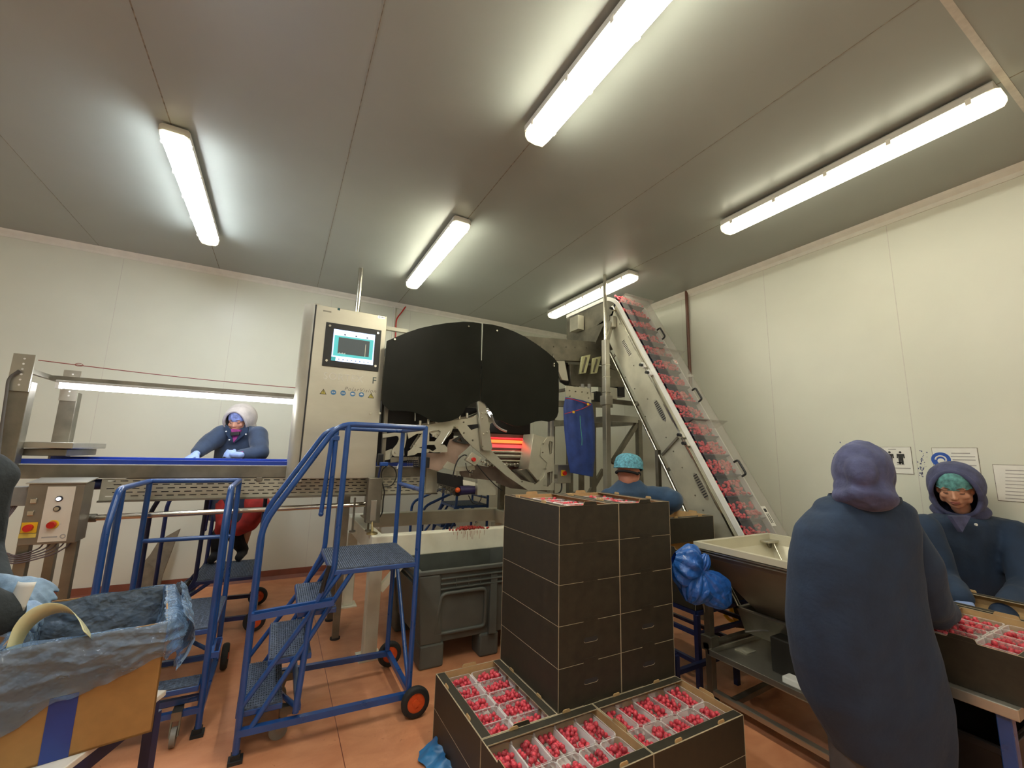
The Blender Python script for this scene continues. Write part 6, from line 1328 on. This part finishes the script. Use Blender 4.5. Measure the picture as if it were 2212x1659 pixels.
# ---- D: worker at the sorting belt, facing us, hand on the belt
def person_belt():
    D_ = 4.12; hc = at(515, 909, D=D_); look = Vector((-.26, -1, 0)).normalized(); M = frame(look+Vector((-.05, 0, -.36))); s = 1.02
    t = thing('person', (hc.x, hc.y+.05, .46), 'worker in navy jacket, pale hood and red trousers sorting at the blue belt', 'person')
    F_ = frame(Vector((-.1, -1, 0))); rs_ = F_.col[0]
    sh = at(522, 948, D=D_+.06); hip = Vector((sh.x+.02, sh.y+.12, 1.20)); yh = YC+.28
    b = Body(); P = head(b, hc, M, s); b.cone(hc+Vector((0, .03, -.05)), sh+Vector((0, 0, .03)), .05, .06); b.chain([sh+fwd*.03, (sh+hip)/2+fwd*.03, hip+fwd*.03], [.075, .085, .10])
    fz = .50; ft = [Vector((hip.x-.12, hip.y+.05, fz)), Vector((hip.x+.10, hip.y+.06, fz))]
    kn = [at(487, 1128, D=4.05), at(540, 1120, D=4.15)]
    for dx, kf, f_ in ((-.08, kn[0], ft[0]), (.08, kn[1], ft[1])): b.chain([hip+Vector((dx, 0, -.05)), kf, f_+Vector((0, 0, .05))], [.08, .05, .03]); b.cone(f_, f_+Vector((-.02, -.10, 0)), .028, .024)
    R1 = [at(472, 935, D=4.12), at(440, 962, D=3.92), at(424, 981, D=3.78)]; L1_ = [at(562, 940, D=4.15), at(560, 982, D=4.0), at(505, 983, D=3.85)]
    b.chain([R1[0], R1[1], R1[1].lerp(R1[2], .35)], [.045, .034, .022]); b.chain([L1_[0], L1_[1], L1_[1].lerp(L1_[2], .35)], [.045, .034, .022]); part('body', b, skin, t, .0075, 3); faceparts(t, P, M, s)
    c = Body(); rg_ = []
    for v, u0, u1, dp_ in ((918, 503, 545, .08), (926, 485, 562, .10), (938, 472, 572, .13), (960, 468, 572, .14), (990, 466, 570, .15), (1040, 462, 572, .155), (1080, 456, 574, .16), (1108, 452, 576, .165), (1122, 455, 574, .16)):
        l, r = at(u0, v, D=D_+.06), at(u1, v, D=D_+.06); rg_.append(((l+r)/2, (r-l).length/2, dp_, Matrix(((r-l).normalized(), fwd, UP)).transposed()))
    c.loft(rings_body(rg_, 28, 2.2)); c.chain([at(484, 936, D=4.10), at(447, 960, D=3.93), at(428, 976, D=3.83)], [.085, .080, .062]); c.chain([at(558, 938, D=4.14), at(563, 978, D=4.0), at(518, 984, D=3.90)], [.085, .075, .052])
    jk = part('jacket', c, mat('navy belt jacket', (.028, .050, .10), .85, 0, .15, 9, .2, 35, sheen=.2), t, .010, 5, (.008, 7, 5.0))
    dq = D_-.11
    sc = MB(); sc.prism([at(494, 926, D=dq), at(520, 928, D=dq), at(512, 946, D=dq), at(503, 957, D=dq), at(498, 945, D=dq)], fwd*.03); build('scarf', sc, mat('magenta scarf', (.38, .05, .25), .85, 0, .15, 20, .3, 50), t)
    for pts in ([(486, 917), (497, 926), (503, 957), (488, 938)], [(526, 925), (536, 922), (535, 934), (505, 957)]):
        build('lapel', MB().prism([at(*p, D=dq-.01) for p in pts], fwd*.012), navy, jk)
    for u, v in ((489, 932), (496, 950), (532, 938)): q = at(u, v, D=dq-.012); build('press_stud', MB().cyl(q, q-fwd*.006, .0065), white_p, jk, 40)
    q = at(508, 937, D=dq-.02); build('clip_device', MB().obox(q, .085, .02, .035, Matrix.Rotation(-yaw, 3, 'Z') @ Matrix.Rotation(-.12, 3, 'Y')), black_p, t, bevel=.005)
    hood(t, hc-look*.036+Vector((0, 0, .012)), M, hoodgrey, 1.06, 1.10, 1.15, 1.0, True, (.006, 11, 9), .094, .126)
    netcap(t, P, M, mat('violet blue hair net', (.20, .26, .55), .7, 0, .3, 30, .4, 120), .022, s=.95)
    g = Body(); d = (R1[2]-R1[1]).normalized(); wr = R1[2]; g.cone(wr-d*.05, wr, .034, .03); hand(g, wr, frame(Vector((-.55, -.8, -.45))), .42, .4, 1.05, -1); part('glove', g, glove_m, t, .005, 2)
    g = Body(); wr = at(508, 983, D=3.86); g.cone(wr+rgt*.05, wr, .032, .03); hand(g, wr, frame(-rgt+Vector((0, 0, .15)), Vector((0, -1, .3))), .75, .3, 1.05, 1, 1); part('glove', g, glove_m, t, .005, 2)
    for w_, dd in ((R1[2], d), (at(514, 983, D=3.88), -rgt)): build('pink_cuff', MB().cyl(w_-dd*.05, w_-dd*.015, .036, .033), mat('magenta cuff', (.36, .06, .22), .8), t, 40)
    tr = Body(); tr.chain([hip+Vector((-.08, 0, -.02)), kn[0], at(480, 1150, D=4.08)], [.11, .085, .07]); tr.chain([hip+Vector((.08, 0, -.02)), at(556, 1092, D=4.1), at(540, 1128, D=4.05), at(515, 1146, D=4.1)], [.12, .11, .085, .06])
    part('trousers', tr, red_cloth, t, .011, 4, (.008, 8, 1))
    for kf, f_ in ((at(478, 1150, D=4.08), ft[0]), (at(505, 1148, D=4.1), ft[1])):
        s_ = Body(); s_.chain([kf, (kf+f_)/2, f_+Vector((0, 0, .03))], [.072, .066, .05]); s_.cone(f_+Vector((0, .03, 0)), f_+Vector((-.02, -.15, -.01)), .045, .036); part('boot', s_, black_cloth, t, .010, 3)
person_belt()

# ---- E: person at the left edge, mostly outside the photo, gloved hands at the lined box
def person_left():
    D_ = 1.35; sh = at(-215, 1040, D=D_); look = Vector((.55, .25, 0)).normalized(); bx, by = sh.x-.06, sh.y-.05
    t = thing('person', (bx, by, 0), 'person at the left edge of the photo, only dark elbow and gloved hands showing', 'person')
    F_ = frame(look); hip = Vector((bx, by, .88)); hc = sh+Vector((0, 0, .24))+look*.05; M = frame(look+Vector((0, 0, -.5)))
    b = Body(); P = head(b, hc, M); b.cone(hc+Vector((0, 0, -.06)), sh+Vector((0, 0, .03)), .05, .06); b.chain([sh, (sh+hip)/2, hip], [.08, .09, .10])
    for dx in (-.09, .09): q = hip+F_.col[0]*dx; b.chain([q, Vector((q.x, q.y, .45)), Vector((q.x, q.y, .07))], [.085, .06, .04]); b.cone(Vector((q.x, q.y, .05)), Vector((q.x, q.y, .04))+look*.16, .04, .03)
    R_ = [at(-75, 1035, D=1.42), at(-38, 1190, D=1.42), at(20, 1285, D=1.34)]; Lf = [at(-190, 1080, D=1.2), at(-160, 1290, D=1.12), at(-5, 1330, D=1.22)]
    b.chain([R_[0], R_[1], R_[1].lerp(R_[2], .35)], [.045, .034, .024]); b.chain([Lf[0], Lf[1], Lf[1].lerp(Lf[2], .35)], [.045, .034, .024]); part('body', b, skin, t, .010, 3); faceparts(t, P, M)
    c = Body(); c.chain([sh+Vector((0, 0, -.02)), (sh+hip)/2, hip, hip+Vector((0, 0, -.15))], [.17, .18, .19, .19]); c.ell(at(-75, 1030, D=1.42), (.13, .10, .085), None, 12); c.chain([at(-55, 1030, D=1.42), at(-50, 1190, D=1.42), at(-8, 1280, D=1.36)], [.095, .06, .045]); c.chain(Lf, [.09, .075, .055])
    c.chain([at(-60, 1320, D=1.25), at(12, 1338, D=1.24)], [.05, .042])
    part('jacket', c, mat('charcoal fleece', (.030, .036, .040), .9, 0, .2, 12, .4, 50), t, .011, 5, (.008, 7, 9))
    g = Body(); wr = at(8, 1262, D=1.34); d = rgt; g.cone(wr-d*.07, wr, .034, .030); hand(g, wr, frame(d+Vector((0, 0, -.05)), Vector((0, -.5, 1))), .32, .3, 1.0, 1, .6); part('glove', g, mat('grey blue glove', (.20, .30, .42), .5, 0, .15, 30, .3, 60), t, .005, 2)
    g = Body(); wr = at(-8, 1318, D=1.26); g.cone(wr-d*.07, wr, .034, .030); hand(g, wr, frame(d+Vector((0, 0, .1)), Vector((0, -.3, 1))), .55, .3, .95, 1, .8); part('glove', g, mat('pale blue glove', (.24, .36, .55), .5, 0, .15, 30, .3, 60), t, .005, 2)
    tr = Body()
    for dx in (-.09, .09): q = Vector((hip.x, hip.y, .80))+F_.col[0]*dx; tr.chain([q, q+Vector((0, 0, -.4)), q+Vector((0, 0, -.74))], [.10, .085, .07])
    part('trousers', tr, black_cloth, t, .014, 4)
person_left()
q = at(38, 1287, D=1.245); rr_ = frame(-fwd, Vector((.3, 0, 1)))
tg = MB(); tg.grid(lambda a, b_: q+rgt*(-.028+.056*a+.02*b_)+Vector((0, 0, -.04+.08*b_))-fwd*(.008*math.sin(PI*a)), 8, 6); o = build('paper_tag', tg, paper, label='creased white paper tag held in the gloved hands at the left edge', cat='tag', smooth=60)
md = o.modifiers.new('thick', 'SOLIDIFY'); md.thickness = .0008
# ================================================================ left foreground: table, box with blue liner
TZ = .70; Kc = Vector((-.262, 2.004, 0)); tu = Vector((-.914, .406, 0)); tv = Vector((-.406, -.914, 0))
t = thing('work_table', (-.6, 1.85, 0), 'small white topped table with navy legs under the lined cardboard box, bottom left', 'table')
def TP(a, b, z): p = Kc+tu*a+tv*b; return Vector((p.x, p.y, z))
build('table_top', MB().prism([TP(0, 0, TZ-.018), TP(.60, 0, TZ-.018), TP(.60, .55, TZ-.018), TP(0, .55, TZ-.018)], (0, 0, .018)), mat('white table top', (.72, .68, .62), .4), t, bevel=.003)
build('apron', MB().bar(TP(.02, .02, TZ-.04), TP(.02, .53, TZ-.04), .03, .044), blue_d, t); build('apron', MB().bar(TP(.02, .02, TZ-.04), TP(0.58, .02, TZ-.04), .03, .044), blue_d, t); build('apron', MB().bar(TP(0.58, .02, TZ-.04), TP(0.58, .53, TZ-.04), .03, .044), blue_d, t); build('apron', MB().bar(TP(.02, .53, TZ-.04), TP(0.58, .53, TZ-.04), .03, .044), steel_d, t)
for a in (.02, 0.58):
    for b in (.02, .53): build('leg', MB().bar(TP(a, b, 0), TP(a, b, TZ-.06), .032, .032, up=tu), blue_d, t)
BR_ = Vector((-.250, 1.745, 0)); be = Vector((-.984, -.18, 0)); bn = Vector((-.18, .984, 0)); BW, BD, BH = .345, .44, .305
def BP(a, b, z): p = BR_+be*a+bn*b; return Vector((p.x, p.y, TZ+.001+z))
t = thing('lined_box', BP(.3, .2, 0), 'large brown cardboard box with blue tape and a blue film liner folded over its rim', 'box')
card = mat('brown box board', (.36, .19, .060), .75, 0, .05, 30)
cb = MB()
def wallp(a0, b0, a1, b1, th=.004):
    d = (BP(a1, b1, 0)-BP(a0, b0, 0)).normalized(); nn = Vector((-d.y, d.x, 0))*th; cb.prism([BP(a0, b0, 0), BP(a1, b1, 0), BP(a1, b1, BH), BP(a0, b0, BH)], nn)
wallp(0, 0, BW, 0, -.004); wallp(BW, 0, BW, BD, -.004); wallp(BW, BD, 0, BD, -.004); wallp(0, BD, 0, 0, -.004)
cb.prism([BP(0, 0, 0), BP(BW, 0, 0), BP(BW, BD, 0), BP(0, BD, 0)], (0, 0, .005)); build('box_body', cb, card, t)
tp = MB(); tp.prism([BP(.175, -.0012, .0), BP(.232, -.0012, .0), BP(.232, -.0012, .16), BP(.175, -.0012, .16)], bn*.001); build('tape', tp, mat('blue tape', (.015, .045, .26), .35), t)
# liner: over the rim all round, hanging outside and lining the inside
corner = [(0, 0), (BW, 0), (BW, BD), (0, BD)]
def perim(s):                                          # point and outward normal round the rim
    L_ = [BW, BD, BW, BD]; tot = sum(L_); d = (s % 1)*tot; i = 0
    while d > L_[i]: d -= L_[i]; i += 1
    a, b = corner[i], corner[(i+1) % 4]; f_ = d/L_[i]; n_ = [(0, -1), (1, 0), (0, 1), (-1, 0)][i]
    # soften the corners
    return a[0]+(b[0]-a[0])*f_, a[1]+(b[1]-a[1])*f_, n_, i, f_
def skirt(s):                                          # how far the film hangs outside
    x, y, n_, i, f_ = perim(s)
    if i == 0: return .10+.11*f_+.03*noise.noise(Vector((f_*4, 0, 2)))
    if i == 3: return .13+.03*math.sin(f_*6)
    return .16
ln_ = MB(); NS = 240
def liner(s, h):                                       # h 0 outside hem .. .5 rim .. 1 inside
    x, y, n_, i, f_ = perim(s); hem = skirt(s); e = min(f_, 1-f_); bulge = .010+.020*max(0, 1-abs(e)*6) + (.035 if i == 3 else 0)*math.sin(PI*f_)**.5
    nz = noise.noise(Vector((x*14, y*14, h*5)))*.012+noise.noise(Vector((x*38, y*38, h*12)))*.0045
    if h < .5:
        k = 1-h*2; rd = max(0, 1-3.2*abs(noise.noise(Vector((x*7+k*2.6, k*1.8+y*7, 5)))))**2*.010+max(0, 1-4*abs(noise.noise(Vector((x*16-k*4, k*3+y*9, 11)))))**2*.004; off = rd*min(1, k*3)+ .006+bulge*math.sin(PI*min(1, k*.9+.1))+abs(nz)*.9*(.3+k); z = BH+.004-hem*k+nz*.4
    else:
        k = (h-.5)*2; off = -(.004+.012*math.sin(PI*k)+abs(nz)*1.0); z = BH+.004-(BH-.03)*k
    cx = x+n_[0]*off+(.5*BW-x)*0; cy = y+n_[1]*off
    rim_ = .012*noise.noise(Vector((x*9, y*9, 7)))*max(0, 1-abs(h-.5)*6)
    return BP(cx, cy, z+rim_)
ln_.grid(liner, NS, 60, closeu=True); build('film_liner', ln_, linerf, t, 80)
fl = MB(); fl.grid(lambda a, b: BP(.03+(BW-.06)*a, .03+(BD-.06)*b, .05+.05*noise.noise(Vector((a*6, b*6, 3)))+.02*noise.noise(Vector((a*17, b*15, 1)))), 30, 24); build('liner_floor', fl, linerf, t, 80)
rf = MB(); RP = [BP(-.012, .03+.36*k/10, BH-.02+.03*math.sin(PI*k/10)) for k in range(11)]
def flap(a, b): p = BP(-.02-.055*math.sin(PI*min(1, b*.8+.1))-.008*noise.noise(Vector((a*8, b*7, 2))), .0+.40*a, BH+.02-.17*b+.02*noise.noise(Vector((a*10, b*4, 5)))); return p
rf.grid(flap, 26, 16); build('liner_fold', rf, linerf, t, 80)
# label strip curling over the left of the box
arc = catmull([at(*p, D=d) for p, d in (((22, 1410), 1.12), ((40, 1362), 1.14), ((72, 1328), 1.16), ((112, 1312), 1.18), ((150, 1318), 1.19), ((176, 1345), 1.19), ((188, 1372), 1.18))], 6)
lab = MB(); wv = [fwd*.0+UP*.0]*1; N_ = len(arc)
side = [(fwd*.022+Vector((0, 0, -.010))) for _ in arc]; vs = []
for p, q in zip(arc, side): vs += [p-q*.6+Vector((0, 0, .010)), p+q+Vector((0, 0, -.012))]
lab.add(vs, [(2*i, 2*i+1, 2*i+3, 2*i+2) for i in range(N_-1)])
o = build('label_strip', lab, mat('cream label paper', (.66, .64, .38), .6, 0, .06), label='cream label strip curling in an arc over the left of the lined box', cat='label', smooth=70)
md = o.modifiers.new('thick', 'SOLIDIFY'); md.thickness = .0006
pr = MB()
for k in range(int(N_*.52), N_-2):
    p, q = arc[k], side[k]; d = (arc[k+1]-arc[k]); n_ = d.cross(q).normalized(); n_ = -n_ if n_.dot(fwd-UP*.6) > 0 else n_
    for j in range(3):
        a = p-q*(.35-.5*j)+Vector((0, 0, .006-.008*j))+n_*.0012; pr.add([a, a+d*.55, a+d*.55+q*.22-UP*.003, a+q*.22-UP*.003], [(0, 1, 2, 3)])
prn = build('print_lines', pr, pale_ink, o, kind='stuff')
# ================================================================ packing table on the right
PZT = .62
t = thing('packing_table', (3.1, 1.0, 0), 'steel topped packing table with navy legs at the right edge, carrying black cartons', 'table')
build('table_top', MB().box((2.60, .63, PZT-.045), (3.70, 1.15, PZT)), mat('worn steel top', (.55, .52, .44), .38, .7, .12, 8), t, bevel=.004)
for x in (2.645, 3.65):
    for y in (.68, 1.10): build('leg', MB().box((x-.022, y-.022, 0), (x+.022, y+.022, PZT-.046)), blue, t, bevel=.003)
G5 = 'cartons on the packing table'
carton(2.635, .57, PZT+.001, .60, .41, .19, 'open black carton of raspberry punnets on the packing table, nearest the camera', G5, slots=False)
carton(3.262, .56, PZT+.001, .40, .60, .19, 'black carton on the packing table directly in front of the woman in teal hair net', G5, slots=False)
fill(2.635, .575, True, 'carton on the packing table', PZT+.19-.088, False, 24, 'punnets on the packing table')
build('board', MB().box((2.70, .68, .001), (3.42, 1.14, .018)), mat('ochre board', (.34, .20, .035), .6, 0, .12, 10), label='ochre yellow board lying on the floor under the packing table', cat='board')
t = thing('crate', (3.12, 1.0, .0), 'black plastic crate on the ochre board under the packing table', 'crate')
cr = MB(); x0, x1, y0, y1, z1 = 2.74, 3.14, .72, 1.06, .40
for a, c in (((x0, y0), (x1, y0+.012)), ((x0, y1-.012), (x1, y1)), ((x0, y0+.012), (x0+.012, y1-.012)), ((x1-.012, y0+.012), (x1, y1-.012))): cr.box((*a, .019), (*c, z1))
cr.box((x0, y0, .019), (x1, y1, .03)); build('crate_body', cr, black_p, t, bevel=.004)
for a, c in (((x0-.012, y0-.012), (x1+.012, y0)), ((x0-.012, y1), (x1+.012, y1+.012)), ((x0-.012, y0), (x0, y1)), ((x1, y0), (x1+.012, y1))): build('crate_rim', MB().box((*a, z1-.03), (*c, z1)), black_p, t, bevel=.003)
# all berries beyond the three hundred nearest
if rest.v: build('raspberries', rest, berry, kind='stuff', smooth=80, label='the remaining raspberries in the cartons farther from the camera', cat='raspberries', fixn=False)
bpy.data.batch_remove([m for m in bpy.data.meshes if m.users == 0])
